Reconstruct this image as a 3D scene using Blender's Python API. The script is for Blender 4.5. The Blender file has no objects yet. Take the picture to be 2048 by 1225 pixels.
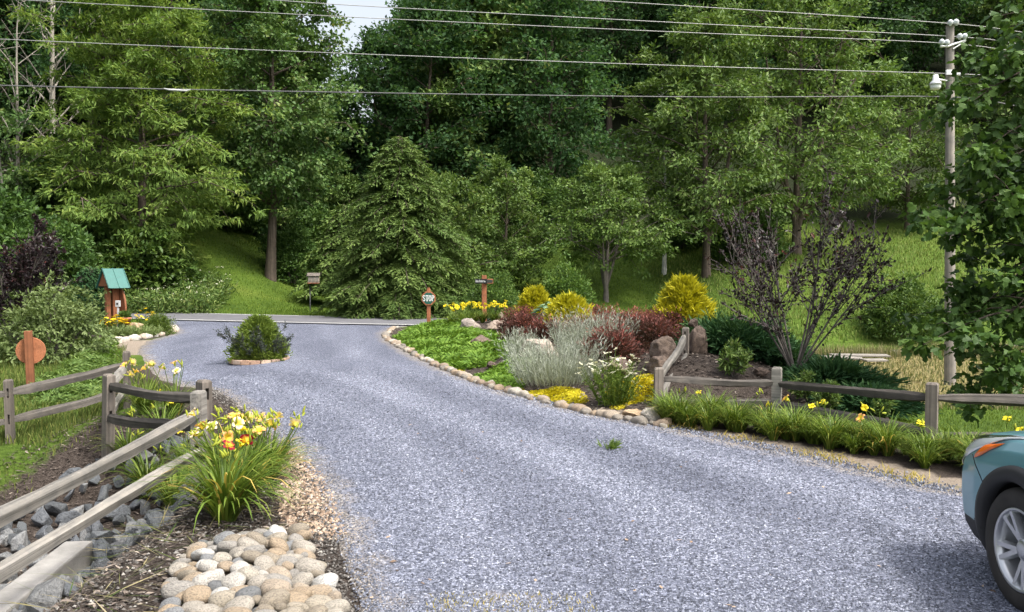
import bpy, bmesh, math, time
T0 = time.time()
import numpy as np
from mathutils import Vector, Matrix, noise

# ------------------------------------------------------------------ camera, sky, sun, exposure
sc = bpy.context.scene
COL = sc.collection
FPX, U0, V0 = 1740.0, 1024.0, 612.5
CAMZ, PITCH = 2.0, math.atan(72.5 / 1740.0)
cd = bpy.data.cameras.new('camera'); cam = bpy.data.objects.new('camera', cd); COL.objects.link(cam)
cd.sensor_width = 36.0; cd.lens = 36.0 * FPX / 2048.0; cd.clip_start = 0.05; cd.clip_end = 2000
cam.location = (0, 0, CAMZ); cam.rotation_euler = (math.pi / 2 - PITCH, 0, 0)
sc.camera = cam
SUN_AZ = Vector((0.74, -0.56, 0)).normalized()          # horizontal direction towards the sun
SUN_EL = math.radians(57)
w = bpy.data.worlds.new('World'); sc.world = w; w.use_nodes = True
nt = w.node_tree; bg = nt.nodes['Background']
sky = nt.nodes.new('ShaderNodeTexSky'); sky.sky_type = 'NISHITA'; sky.sun_disc = False
sky.sun_elevation = SUN_EL; sky.sun_rotation = math.atan2(SUN_AZ.x, SUN_AZ.y)
sky.air_density = 1.2; sky.dust_density = 7.0; sky.ozone_density = 1.0
hz = nt.nodes.new('ShaderNodeHueSaturation'); hz.inputs['Saturation'].default_value = .42; hz.inputs['Value'].default_value = 1.4   # milky, hazy sky
nt.links.new(sky.outputs[0], hz.inputs['Color']); nt.links.new(hz.outputs[0], bg.inputs[0]); bg.inputs[1].default_value = 0.15
sd = bpy.data.lights.new('sun', 'SUN'); sd.energy = 2.3; sd.angle = math.radians(6); sd.color = (1.0, 0.95, 0.86)
so = bpy.data.objects.new('sun', sd); COL.objects.link(so)
so.rotation_euler = (SUN_AZ * math.cos(SUN_EL) + Vector((0, 0, math.sin(SUN_EL)))).to_track_quat('Z', 'Y').to_euler()
so.location = (20, 0, 40)
sc.view_settings.view_transform = 'Standard'; sc.view_settings.look = 'None'
sc.view_settings.exposure = 0.72; sc.view_settings.gamma = 1.0
sc.render.engine = 'CYCLES'
cy = sc.cycles
cy.max_bounces = 7; cy.diffuse_bounces = 4; cy.glossy_bounces = 2; cy.transmission_bounces = 5; cy.transparent_max_bounces = 4
cy.caustics_reflective = False; cy.caustics_refractive = False
cy.use_denoising = True

# ------------------------------------------------------------------ helpers
def S(a, b, x):
    t = np.clip((np.asarray(x, float) - a) / (b - a), 0, 1)
    return t * t * (3 - 2 * t)
def X(u, Y): return (u - U0) / FPX * Y                   # world x of a column of the photograph at distance Y
def Z(v, Y): return CAMZ - (v - 540.0) / FPX * Y         # world z of a row at distance Y (good to a few cm)
def G(u, v, z=0.0):
    Y = (CAMZ - z) * FPX / (v - 540.0)
    return (X(u, Y), Y)
def RS(s): return np.random.RandomState(s)
def unit(a): return a / np.maximum(np.linalg.norm(a, axis=-1, keepdims=True), 1e-9)

def mesh_np(name, V, F, smooth=True, attrs=None, mat=None):
    V = np.ascontiguousarray(V, np.float32); F = np.ascontiguousarray(F, np.int32)
    me = bpy.data.meshes.new(name); n, (m, k) = len(V), F.shape
    me.vertices.add(n); me.vertices.foreach_set('co', V.ravel())
    me.loops.add(m * k); me.loops.foreach_set('vertex_index', F.ravel())
    me.polygons.add(m); me.polygons.foreach_set('loop_start', np.arange(0, m * k, k, dtype=np.int32))
    me.polygons.foreach_set('use_smooth', np.full(m, smooth, dtype=bool))
    for a, vals in (attrs or {}).items():
        at = me.attributes.new(a, 'FLOAT', 'POINT'); at.data.foreach_set('value', np.ascontiguousarray(vals, np.float32))
    me.update(calc_edges=True)
    if mat: me.materials.append(mat)
    return me
def obj(name, me, parent=None, loc=(0, 0, 0), rot=(0, 0, 0), scale=(1, 1, 1), mat=None, kind=None):
    o = bpy.data.objects.new(name, me); COL.objects.link(o)
    o.location = loc; o.rotation_euler = rot; o.scale = scale
    if parent: o.parent = parent
    if mat and not me.materials: me.materials.append(mat)
    if kind: o['kind'] = kind
    return o
def tag(o, label, cat, group=None):
    o['label'] = label; o['category'] = cat
    if group: o['group'] = group
    return o
def thing(name, label, cat, loc=(0, 0, 0), rz=0.0, group=None, scale=1.0):
    o = bpy.data.objects.new(name, None); COL.objects.link(o)
    o.location = loc; o.rotation_euler = (0, 0, rz); o.empty_display_size = 0.2
    o.scale = (scale,) * 3 if np.isscalar(scale) else scale
    return tag(o, label, cat, group)
def struct(o): o['kind'] = 'structure'; return o

class Acc:                                                # collects equal-sided faces into one mesh
    def __init__(s): s.V = []; s.F = []; s.n = 0; s.A = []
    def add(s, V, F, a=0.0):
        V = np.asarray(V, float); F = np.asarray(F, int)
        s.V.append(V); s.F.append(F + s.n); s.A.append(np.broadcast_to(a, (len(V),)).astype(float)); s.n += len(V)
    def mesh(s, name, mat=None, smooth=True):
        return mesh_np(name, np.concatenate(s.V), np.concatenate(s.F), smooth, {'rnd': np.concatenate(s.A)}, mat)
    def tube(s, P, R, sides=6, a=0.0):
        P = np.asarray(P, float); k = len(P); R = np.broadcast_to(R, (k,))
        T = unit(np.gradient(P, axis=0)); ref = np.array([0.0, 0, 1.0]) if abs(T[:, 2]).mean() < .8 else np.array([1.0, 0, 0])
        A_ = unit(np.cross(T, ref)); B_ = np.cross(T, A_)
        th = np.arange(sides) * 2 * math.pi / sides
        V = P[:, None] + R[:, None, None] * (np.cos(th)[None, :, None] * A_[:, None] + np.sin(th)[None, :, None] * B_[:, None])
        i = np.arange(k - 1)[:, None] * sides; j = np.arange(sides)[None]; j2 = (j + 1) % sides
        F = np.stack([i + j, i + j2, i + sides + j2, i + sides + j], -1).reshape(-1, 4)
        s.add(V.reshape(-1, 3), F, a)
    def box(s, c, d, rot=None, a=0.0):
        V = np.array([[x, y, z] for x in (-.5, .5) for y in (-.5, .5) for z in (-.5, .5)]) * np.asarray(d, float)
        if rot is not None: V = V @ np.array(rot).T
        s.add(V + np.asarray(c, float), [[0, 1, 3, 2], [4, 6, 7, 5], [0, 4, 5, 1], [2, 3, 7, 6], [0, 2, 6, 4], [1, 5, 7, 3]], a)

def bev(me, width=0.01, seg=2):
    bm = bmesh.new(); bm.from_mesh(me)
    bmesh.ops.bevel(bm, geom=bm.edges[:], offset=width, segments=seg, affect='EDGES', clamp_overlap=True, profile=.6)
    bm.to_mesh(me); bm.free(); return me
def box_me(name, d, mat, c=(0, 0, 0), b=0.006):
    a = Acc(); a.box(c, d); me = a.mesh(name, mat, False)
    return bev(me, b) if b else me
def prism_me(name, pts, depth, mat, axis='y', b=0.0):
    bm = bmesh.new(); vs = [bm.verts.new((x, -depth / 2, z) if axis == 'y' else (x, z, -depth / 2)) for x, z in pts]
    f = bm.faces.new(vs); r = bmesh.ops.extrude_face_region(bm, geom=[f])
    bmesh.ops.translate(bm, verts=[e for e in r['geom'] if isinstance(e, bmesh.types.BMVert)], vec=(0, depth, 0) if axis == 'y' else (0, 0, depth))
    bmesh.ops.recalc_face_normals(bm, faces=bm.faces)
    if b: bmesh.ops.bevel(bm, geom=bm.edges[:], offset=b, segments=2, affect='EDGES', clamp_overlap=True)
    me = bpy.data.meshes.new(name); bm.to_mesh(me); bm.free(); me.materials.append(mat)
    me.polygons.foreach_set('use_smooth', np.zeros(len(me.polygons), bool)); return me
def lathe_me(name, prof, mat, sides=24, smooth=True):     # prof: (r, z)
    a = Acc(); P = np.array([(0, 0, z) for r, z in prof]); th = np.arange(sides) * 2 * math.pi / sides
    V = np.array([[(r * math.cos(t), r * math.sin(t), z) for t in th] for r, z in prof]).reshape(-1, 3)
    k = len(prof); i = np.arange(k - 1)[:, None] * sides; j = np.arange(sides)[None]; j2 = (j + 1) % sides
    a.add(V, np.stack([i + j, i + j2, i + sides + j2, i + sides + j], -1).reshape(-1, 4))
    return a.mesh(name, mat, smooth)

def leaf_geo(P, D, N, L, W, fold=0.18, mid=0.45):
    n = len(P); L = np.broadcast_to(L, (n,))[:, None]; W = np.broadcast_to(W, (n,))[:, None]
    D = unit(D); Sd = unit(np.cross(D, N)); N = np.cross(Sd, D)
    V = np.stack([P, P + D * L * mid + Sd * W * .5 + N * W * fold, P + D * L, P + D * L * mid - Sd * W * .5 + N * W * fold], 1).reshape(-1, 3)
    b = np.arange(n)[:, None] * 4
    F = np.stack([b + [0, 1, 2], b + [0, 2, 3]], 1).reshape(-1, 3)
    return V, F
def leaf_mesh(name, P, D, N, L, W, rnd, mat, fold=0.18, mid=0.45):
    V, F = leaf_geo(P, D, N, L, W, fold, mid)
    return mesh_np(name, V, F, False, {'rnd': np.repeat(rnd, 4)}, mat)

# ------------------------------------------------------------------ materials
def new_mat(name):
    m = bpy.data.materials.new(name); m.use_nodes = True
    return m, m.node_tree, m.node_tree.nodes['Principled BSDF']
def nd(t, kind, **kw):
    n = t.nodes.new(kind)
    for k, v in kw.items():
        if k.startswith('i_'): n.inputs[int(k[2:])].default_value = v
        else: setattr(n, k, v)
    return n
def ramp(t, stops, interp='LINEAR'):
    n = t.nodes.new('ShaderNodeValToRGB'); n.color_ramp.interpolation = interp; e = n.color_ramp.elements
    while len(e) < len(stops): e.new(0.5)
    for q, (p, c) in zip(e, stops): q.position = p; q.color = (*c, 1)
    return n
def mixc(t, fac, a, b, typ='MIX'):
    n = t.nodes.new('ShaderNodeMix'); n.data_type = 'RGBA'; n.blend_type = typ
    for s, v in ((0, fac), (6, a), (7, b)):
        if hasattr(v, 'default_value') or hasattr(v, 'links'): t.links.new(v, n.inputs[s])
        else: n.inputs[s].default_value = v if s == 0 else (*v, 1)
    return n.outputs[2]
def noise_n(t, scale, detail=4, rough=.55, coord=None, dims='3D'):
    n = t.nodes.new('ShaderNodeTexNoise'); n.inputs['Scale'].default_value = scale; n.inputs['Detail'].default_value = detail
    n.inputs['Roughness'].default_value = rough
    if coord is not None: t.links.new(coord, n.inputs['Vector'])
    return n
def bump(t, b, h, strength=.4, dist=.02):
    n = t.nodes.new('ShaderNodeBump'); n.inputs['Strength'].default_value = strength; n.inputs['Distance'].default_value = dist
    t.links.new(h, n.inputs['Height']); t.links.new(n.outputs[0], b.inputs['Normal']); return n

GAIN = {'leaf_forest': 2.05, 'leaf_locust': 1.6, 'leaf_poplar': 1.9, 'leaf_oak': 2.0, 'leaf_maple': 1.4, 'leaf_dark': 2.2, 'leaf_shrub': 1.5, 'leaf_hemlock': 2.2, 'leaf_juniper': 1.4, 'leaf_creeper': 1.25, 'leaf_purple': .8, 'leaf_red': 1.25, 'leaf_island': 1.25, 'leaf_lily': 1.22}
def leaf_mat(name, stops, rough=.5, trans=.3, spec=.35, objvar=.25):
    g = GAIN.get(name, 1.0); stops = [(p, tuple(min(.85, x * g) for x in c)) for p, c in stops]
    m, t, b = new_mat(name)
    at = nd(t, 'ShaderNodeAttribute', attribute_name='rnd'); rp = ramp(t, stops); t.links.new(at.outputs['Fac'], rp.inputs[0])
    oi = nd(t, 'ShaderNodeObjectInfo'); hs = nd(t, 'ShaderNodeHueSaturation')
    mr = nd(t, 'ShaderNodeMapRange'); mr.inputs[3].default_value = 1 - objvar; mr.inputs[4].default_value = 1 + objvar
    t.links.new(oi.outputs['Random'], mr.inputs[0]); t.links.new(mr.outputs[0], hs.inputs['Value']); t.links.new(rp.outputs[0], hs.inputs['Color'])
    t.links.new(hs.outputs[0], b.inputs['Base Color']); b.inputs['Roughness'].default_value = rough
    b.inputs['Specular IOR Level'].default_value = spec * .5
    tr = nd(t, 'ShaderNodeBsdfTranslucent'); mx = nd(t, 'ShaderNodeMixShader'); mx.inputs[0].default_value = trans
    yel = mixc(t, 1.0, hs.outputs[0], (1.12, 1.12, .62), 'MULTIPLY'); t.links.new(yel, tr.inputs[0])
    t.links.new(b.outputs[0], mx.inputs[1]); t.links.new(tr.outputs[0], mx.inputs[2])
    t.links.new(mx.outputs[0], t.nodes['Material Output'].inputs[0]); return m
def plain(name, c, rough=.6, metal=0.0, spec=.5, nscale=0, namt=.25, bscale=0, bstr=.3, bdist=.01, coat=0):
    m, t, b = new_mat(name); b.inputs['Roughness'].default_value = rough; b.inputs['Metallic'].default_value = metal
    b.inputs['Specular IOR Level'].default_value = spec; b.inputs['Base Color'].default_value = (*c, 1)
    if coat: b.inputs['Coat Weight'].default_value = coat; b.inputs['Coat Roughness'].default_value = .06
    tc = nd(t, 'ShaderNodeTexCoord')
    if nscale:
        n = noise_n(t, nscale, 5, .6, tc.outputs['Object'])
        r = ramp(t, [(.3, tuple(x * (1 - namt) for x in c)), (.7, tuple(min(1, x * (1 + namt)) for x in c))])
        t.links.new(n.outputs[0], r.inputs[0]); t.links.new(r.outputs[0], b.inputs['Base Color'])
    if bscale: bump(t, b, noise_n(t, bscale, 6, .6, tc.outputs['Object']).outputs[0], bstr, bdist)
    return m
def stone_mat(name, palette, scale=9, vein=.35, bstr=.5, rough=.8, nscale2=40):
    g_ = {'cobble': .66, 'riprap': .98, 'edging': .56, 'edging_white': .66}.get(name, 1.0); palette = [tuple(x * g_ for x in c) for c in palette]
    m, t, b = new_mat(name); b.inputs['Roughness'].default_value = rough; b.inputs['Specular IOR Level'].default_value = .3
    oi = nd(t, 'ShaderNodeObjectInfo'); k = len(palette)
    rp = ramp(t, [(i / k, c) for i, c in enumerate(palette)], 'CONSTANT'); t.links.new(oi.outputs['Random'], rp.inputs[0])
    tc = nd(t, 'ShaderNodeTexCoord'); ad = nd(t, 'ShaderNodeVectorMath', operation='ADD'); t.links.new(tc.outputs['Object'], ad.inputs[0])
    cm = nd(t, 'ShaderNodeVectorMath', operation='SCALE'); cm.inputs['Scale'].default_value = 37.0
    cx = nd(t, 'ShaderNodeCombineXYZ'); [t.links.new(oi.outputs['Random'], cx.inputs[i]) for i in range(3)]
    t.links.new(cx.outputs[0], cm.inputs[0]); t.links.new(cm.outputs[0], ad.inputs[1])
    n1 = noise_n(t, scale, 6, .65, ad.outputs[0]); n2 = noise_n(t, nscale2, 4, .7, ad.outputs[0])
    r1 = ramp(t, [(.34, (.42, .40, .38)), (.52, (1, 1, 1)), (.7, (1.25, 1.2, 1.1))]); t.links.new(n1.outputs[0], r1.inputs[0])
    c = mixc(t, vein * 1.6 if vein * 1.6 < 1 else 1.0, rp.outputs[0], r1.outputs[0], 'MULTIPLY')
    r2 = ramp(t, [(.35, (.7, .7, .7)), (.65, (1.15, 1.15, 1.15))]); t.links.new(n2.outputs[0], r2.inputs[0])
    c = mixc(t, .7, c, r2.outputs[0], 'MULTIPLY'); t.links.new(c, b.inputs['Base Color'])
    bump(t, b, n1.outputs[0], bstr, .03); return m
def wood_mat(name, c, dark=.38, rough=.85, sx=3, sl=.35, axis=0):
    m, t, b = new_mat(name); b.inputs['Roughness'].default_value = rough; b.inputs['Specular IOR Level'].default_value = .2
    tc = nd(t, 'ShaderNodeTexCoord'); mp = nd(t, 'ShaderNodeMapping'); s = [sx * 12] * 3; s[axis] = sx * sl
    mp.inputs['Scale'].default_value = s; t.links.new(tc.outputs['Object'], mp.inputs[0])
    n = noise_n(t, 1.0, 6, .7, mp.outputs[0]); n2 = noise_n(t, 5, 4, .6, tc.outputs['Object'])
    r = ramp(t, [(.3, tuple(x * dark for x in c)), (.55, c), (.75, tuple(min(1, x * 1.3) for x in c))]); t.links.new(n.outputs[0], r.inputs[0])
    r2 = ramp(t, [(.3, (.62, .64, .66)), (.7, (1.1, 1.08, 1.04))]); t.links.new(n2.outputs[0], r2.inputs[0])
    oi = nd(t, 'ShaderNodeObjectInfo'); mr = nd(t, 'ShaderNodeMapRange'); mr.inputs[3].default_value = .75; mr.inputs[4].default_value = 1.2
    t.links.new(oi.outputs['Random'], mr.inputs[0])
    col = mixc(t, .8, r.outputs[0], r2.outputs[0], 'MULTIPLY'); hs = nd(t, 'ShaderNodeHueSaturation'); t.links.new(col, hs.inputs['Color']); t.links.new(mr.outputs[0], hs.inputs['Value'])
    t.links.new(hs.outputs[0], b.inputs['Base Color']); bump(t, b, n.outputs[0], .9, .016); return m

M = {}
M['bark'] = wood_mat('bark', (.13, .105, .085), .4, .95, 1.2, .3, 2)
M['bark_pale'] = wood_mat('bark_pale', (.36, .33, .29), .5, .95, 1.2, .5, 2)
M['bark_birch'] = wood_mat('bark_birch', (.70, .69, .66), .35, .8, .5, 4, 2)
M['twig_grey'] = wood_mat('twig_grey', (.13, .115, .105), .5, .9, 2, .4, 2)
M['rail_pale'] = wood_mat('rail_pale', (.255, .24, .22), .42, .9, 1.6, .12, 0)
M['rail_dark'] = wood_mat('rail_dark', (.105, .095, .086), .45, .92, 1.6, .12, 0)
M['post_wood'] = wood_mat('post_wood', (.19, .165, .145), .45, .9, 1.6, .12, 2)
M['pole_wood'] = wood_mat('pole_wood', (.235, .215, .195), .6, .9, .8, .1, 2)
M['board_grey'] = wood_mat('board_grey', (.25, .23, .205), .55, .9, 1.5, .1, 0)
M['cedar'] = wood_mat('cedar', (.30, .120, .060), .72, .7, 1.2, .2, 2)
M['leaf_forest'] = leaf_mat('leaf_forest', [(0, (.010, .026, .010)), (.5, (.022, .050, .017)), (.85, (.040, .078, .024)), (1, (.085, .10, .03))], .6, .38, .3)
M['leaf_locust'] = leaf_mat('leaf_locust', [(0, (.045, .080, .018)), (.5, (.085, .135, .030)), (1, (.150, .190, .046))], .55, .38, .3, .08)
M['leaf_poplar'] = leaf_mat('leaf_poplar', [(0, (.022, .048, .014)), (.5, (.048, .090, .024)), (.9, (.085, .125, .038)), (1, (.15, .15, .05))], .45, .28, .4, .08)
M['leaf_oak'] = leaf_mat('leaf_oak', [(0, (.024, .045, .012)), (.5, (.052, .088, .020)), (1, (.095, .130, .036))], .5, .28, .4, .1)
M['leaf_maple'] = leaf_mat('leaf_maple', [(0, (.035, .065, .016)), (.5, (.075, .125, .030)), (.9, (.13, .18, .05)), (1, (.24, .26, .10))], .45, .32, .45, .12)
M['leaf_dark'] = leaf_mat('leaf_dark', [(0, (.011, .025, .006)), (.5, (.024, .048, .011)), (1, (.050, .085, .018))], .5, .25, .4, .12)
M['leaf_shrub'] = leaf_mat('leaf_shrub', [(0, (.024, .052, .012)), (.5, (.052, .095, .020)), (1, (.108, .158, .036))], .45, .3, .4, .15)
M['leaf_pale'] = leaf_mat('leaf_pale', [(0, (.075, .115, .035)), (.5, (.145, .20, .07)), (1, (.24, .30, .12))], .5, .3, .4, .12)
M['leaf_hemlock'] = leaf_mat('leaf_hemlock', [(0, (.018, .036, .010)), (.5, (.042, .070, .018)), (1, (.088, .122, .034))], .6, .18, .3, .1)
M['leaf_juniper'] = leaf_mat('leaf_juniper', [(0, (.010, .032, .014)), (.6, (.024, .062, .024)), (1, (.055, .110, .036))], .6, .15, .3, .12)
M['leaf_creeper'] = leaf_mat('leaf_creeper', [(0, (.050, .105, .018)), (.5, (.105, .190, .026)), (1, (.180, .270, .045))], .6, .25, .3, .12)
M['leaf_sedum'] = leaf_mat('leaf_sedum', [(0, (.16, .17, .01)), (.5, (.42, .36, .012)), (1, (.62, .50, .03))], .5, .25, .3, .1)
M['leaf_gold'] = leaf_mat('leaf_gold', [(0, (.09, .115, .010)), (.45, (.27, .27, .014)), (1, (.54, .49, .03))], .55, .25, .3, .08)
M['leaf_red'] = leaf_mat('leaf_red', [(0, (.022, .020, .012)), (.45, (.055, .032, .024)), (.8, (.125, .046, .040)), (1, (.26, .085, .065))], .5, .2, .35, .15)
M['leaf_purple'] = leaf_mat('leaf_purple', [(0, (.012, .010, .012)), (.6, (.034, .020, .024)), (.93, (.060, .032, .034)), (1, (.17, .045, .035))], .35, .15, .6, .1)
M['leaf_silver'] = leaf_mat('leaf_silver', [(0, (.11, .135, .085)), (.5, (.22, .25, .18)), (1, (.42, .44, .40))], .7, .15, .2, .08)
M['leaf_lily'] = leaf_mat('leaf_lily', [(0, (.045, .080, .012)), (.5, (.095, .150, .022)), (.9, (.175, .215, .04)), (1, (.42, .31, .08))], .4, .28, .45, .1)
M['leaf_island'] = leaf_mat('leaf_island', [(0, (.030, .055, .014)), (.5, (.075, .120, .022)), (1, (.145, .195, .035))], .55, .2, .3, .05)
M['leaf_weed'] = leaf_mat('leaf_weed', [(0, (.020, .026, .022)), (.5, (.045, .060, .045)), (1, (.10, .115, .10))], .5, .2, .3, .05)
M['leaf_hosta'] = leaf_mat('leaf_hosta', [(0, (.035, .095, .035)), (.5, (.09, .19, .09)), (1, (.22, .33, .19))], .4, .25, .5, .05)
M['grass_lawn'] = leaf_mat('grass_lawn', [(0, (.050, .095, .012)), (.5, (.095, .160, .020)), (1, (.165, .220, .036))], .6, .3, .25, 0)
M['grass_verge'] = leaf_mat('grass_verge', [(0, (.055, .085, .02)), (.5, (.10, .135, .035)), (1, (.19, .205, .06))], .7, .3, .2, 0)
M['grass_hill'] = leaf_mat('grass_hill', [(0, (.085, .14, .03)), (.5, (.15, .215, .05)), (1, (.24, .27, .09))], .7, .3, .2, 0)
M['grass_dry'] = leaf_mat('grass_dry', [(0, (.07, .115, .03)), (.2, (.10, .13, .04)), (.4, (.16, .165, .07)), (.75, (.27, .235, .13)), (1, (.38, .33, .21))], .7, .3, .2, 0)
M['grass_gold'] = leaf_mat('grass_gold', [(0, (.22, .20, .04)), (.6, (.42, .34, .08)), (1, (.55, .44, .16))], .7, .3, .2, 0)
M['daisy'] = leaf_mat('daisy', [(0, (.80, .52, .008)), (1, (.85, .66, .015))], .5, .2, .3, 0)
M['white_bloom'] = leaf_mat('white_bloom', [(0, (.55, .54, .40)), (1, (.80, .79, .66))], .6, .2, .3, 0)
def petal(n, inner, outer): return leaf_mat(n, [(0, inner), (.35, inner), (.6, outer), (1, outer)], .5, .3, .3, .06)
M['petal_yellow'] = petal('petal_yellow', (.75, .62, .02), (.85, .66, .04))
M['petal_peach'] = petal('petal_peach', (.80, .58, .05), (.80, .42, .17))
M['petal_cream'] = petal('petal_cream', (.85, .68, .12), (.85, .68, .48))
M['petal_crimson'] = petal('petal_crimson', (.75, .45, .03), (.26, .012, .035))
M['cobble'] = stone_mat('cobble', [(.47, .42, .34), (.40, .38, .35), (.53, .49, .42), (.30, .31, .32), (.46, .365, .26), (.47, .38, .28), (.64, .61, .56), (.38, .33, .26), (.50, .46, .40), (.22, .23, .24), (.50, .42, .33), (.74, .73, .70)], 7, .58, .6, .65, 42)
M['riprap'] = stone_mat('riprap', [(.115, .125, .14), (.15, .16, .175), (.085, .092, .10), (.21, .215, .22), (.13, .14, .15), (.17, .175, .18), (.11, .12, .13)], 7, .5, .7, .75, 45)
M['edging'] = stone_mat('edging', [(.55, .46, .36), (.62, .56, .47), (.46, .36, .27), (.70, .65, .57), (.40, .36, .31), (.58, .45, .32)], 12, .4, .5, .8, 50)
M['edging_white'] = stone_mat('edging_white', [(.74, .67, .58), (.80, .76, .70), (.68, .58, .46)], 12, .3, .5, .8, 50)
M['boulder'] = stone_mat('boulder', [(.34, .27, .22), (.30, .26, .23), (.38, .32, .27), (.36, .29, .24)], 3.2, .55, .9, .9, 18)
M['boulder_dark'] = stone_mat('boulder_dark', [(.115, .085, .070), (.14, .105, .085)], 3.0, .55, 1.0, .9, 14)
M['boulder_tan'] = stone_mat('boulder_tan', [(.42, .31, .20)], 5, .6, .9, .85, 18)
M['boulder_white'] = stone_mat('boulder_white', [(.66, .60, .52)], 5, .5, .9, .85, 18)
M['brick'] = stone_mat('brick', [(.46, .30, .21), (.38, .25, .18), (.50, .38, .29), (.33, .24, .19)], 14, .4, .4, .9, 70)
M['concrete'] = plain('concrete', (.25, .24, .225), .9, nscale=5, namt=.25, bscale=40, bstr=.3)
M['chips'] = leaf_mat('chips', [(0, (.030, .024, .020)), (.5, (.085, .070, .060)), (.85, (.17, .14, .12)), (1, (.34, .29, .24))], .9, 0, .2, 0)
M['pebble_tan'] = leaf_mat('pebble_tan', [(0, (.12, .085, .065)), (.5, (.27, .195, .14)), (1, (.46, .37, .29))], .75, 0, .3, 0)
M['pebble_mix'] = leaf_mat('pebble_mix', [(0, (.035, .030, .027)), (.45, (.085, .078, .072)), (.85, (.17, .16, .15)), (1, (.38, .36, .33))], .85, 0, .2, 0)
M['pebble_grey'] = leaf_mat('pebble_grey', [(0, (.045, .050, .064)), (.4, (.115, .125, .160)), (.8, (.19, .205, .255)), (1, (.34, .36, .42))], .7, 0, .35, 0)
M['metal_dark'] = plain('metal_dark', (.025, .027, .03), .5)
M['green_roof'] = plain('green_roof', (.018, .115, .100), .45, spec=.5, nscale=6, namt=.12)
M['sign_green'] = plain('sign_green', (.010, .075, .055), .5)
M['sign_black'] = plain('sign_black', (.020, .022, .022), .5)
M['white_paint'] = plain('white_paint', (.80, .80, .78), .6)
M['line_paint'] = plain('line_paint', (.60, .60, .58), .75, nscale=8, namt=.12)
M['terracotta'] = plain('terracotta', (.40, .15, .075), .8, nscale=9)
M['grey_plastic'] = plain('grey_plastic', (.42, .43, .43), .5)
M['birdbox_wood'] = wood_mat('birdbox_wood', (.42, .35, .30), .6, .85, 3, .2, 2)
M['wire'] = plain('wire', (.30, .30, .30), .55, metal=.4)
M['cable'] = plain('cable', (.10, .10, .105), .5)
M['porcelain'] = plain('porcelain', (.62, .66, .68), .25)
M['lamp_metal'] = plain('lamp_metal', (.70, .71, .72), .4, metal=.3)
M['lamp_lens'] = plain('lamp_lens', (.75, .78, .80), .25)
# car
m, t, b = new_mat('car_paint'); b.inputs['Base Color'].default_value = (.150, .330, .360, 1); b.inputs['Metallic'].default_value = .35
b.inputs['Roughness'].default_value = .38; b.inputs['Coat Weight'].default_value = .8; b.inputs['Coat Roughness'].default_value = .05; M['car_paint'] = m; b.inputs['Base Color'].default_value = (.130, .300, .355, 1)
M['car_black'] = plain('car_black', (.018, .018, .02), .65, bscale=300, bstr=.15, bdist=.002)
M['car_gap'] = plain('car_gap', (.008, .008, .008), .9)
M['glass_dark'] = plain('glass_dark', (.010, .012, .014), .05, spec=.6)
M['chrome'] = plain('chrome', (.75, .76, .78), .12, metal=1.0)
M['lamp_clear'] = plain('lamp_clear', (.68, .72, .74), .22, metal=.35, coat=1.0)
M['amber'] = plain('amber', (.80, .16, .012), .2, coat=.8)
M['rubber'] = plain('rubber', (.030, .027, .025), .85, nscale=12, namt=.25)
M['alloy'] = plain('alloy', (.55, .56, .58), .3, metal=.85)

# ground material: zones as vertex attributes, broken up by noise
m, t, b = new_mat('ground'); b.inputs['Roughness'].default_value = .95; b.inputs['Specular IOR Level'].default_value = .15
tc = nd(t, 'ShaderNodeTexCoord'); OC = tc.outputs['Object']
n1 = noise_n(t, .35, 5, .6, OC); n2 = noise_n(t, 7, 6, .7, OC); n3 = noise_n(t, 45, 5, .7, OC)
g1 = ramp(t, [(.3, (.050, .090, .014)), (.55, (.080, .132, .019)), (.75, (.125, .165, .032))]); t.links.new(n1.outputs[0], g1.inputs[0])
g2 = ramp(t, [(.3, (.55, .6, .5)), (.7, (1.3, 1.25, 1.2))]); t.links.new(n2.outputs[0], g2.inputs[0])
grass = mixc(t, 1.0, g1.outputs[0], g2.outputs[0], 'MULTIPLY')
d1 = ramp(t, [(.3, (.12, .125, .035)), (.5, (.22, .185, .075)), (.7, (.32, .26, .14))]); t.links.new(n2.outputs[0], d1.inputs[0])
mu = ramp(t, [(.3, (.022, .017, .014)), (.5, (.060, .047, .040)), (.7, (.125, .105, .09))]); t.links.new(n3.outputs[0], mu.inputs[0])
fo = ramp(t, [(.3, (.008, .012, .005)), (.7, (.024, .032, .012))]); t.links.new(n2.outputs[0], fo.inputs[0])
di = ramp(t, [(.3, (.16, .125, .095)), (.5, (.29, .24, .19)), (.7, (.42, .37, .31))]); t.links.new(n3.outputs[0], di.inputs[0])
col = grass
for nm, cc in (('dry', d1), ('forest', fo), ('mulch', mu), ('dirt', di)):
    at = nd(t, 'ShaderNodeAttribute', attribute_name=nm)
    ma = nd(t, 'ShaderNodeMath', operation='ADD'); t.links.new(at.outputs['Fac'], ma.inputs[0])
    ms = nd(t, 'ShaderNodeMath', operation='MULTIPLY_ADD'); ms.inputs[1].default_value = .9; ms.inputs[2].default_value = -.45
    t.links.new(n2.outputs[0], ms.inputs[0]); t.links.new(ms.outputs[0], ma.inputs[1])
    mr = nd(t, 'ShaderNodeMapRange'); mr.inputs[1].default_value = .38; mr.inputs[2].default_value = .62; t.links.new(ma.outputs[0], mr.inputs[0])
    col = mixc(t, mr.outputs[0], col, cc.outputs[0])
t.links.new(col, b.inputs['Base Color']); bump(t, b, n3.outputs[0], .9, .05); M['ground'] = m

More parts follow.
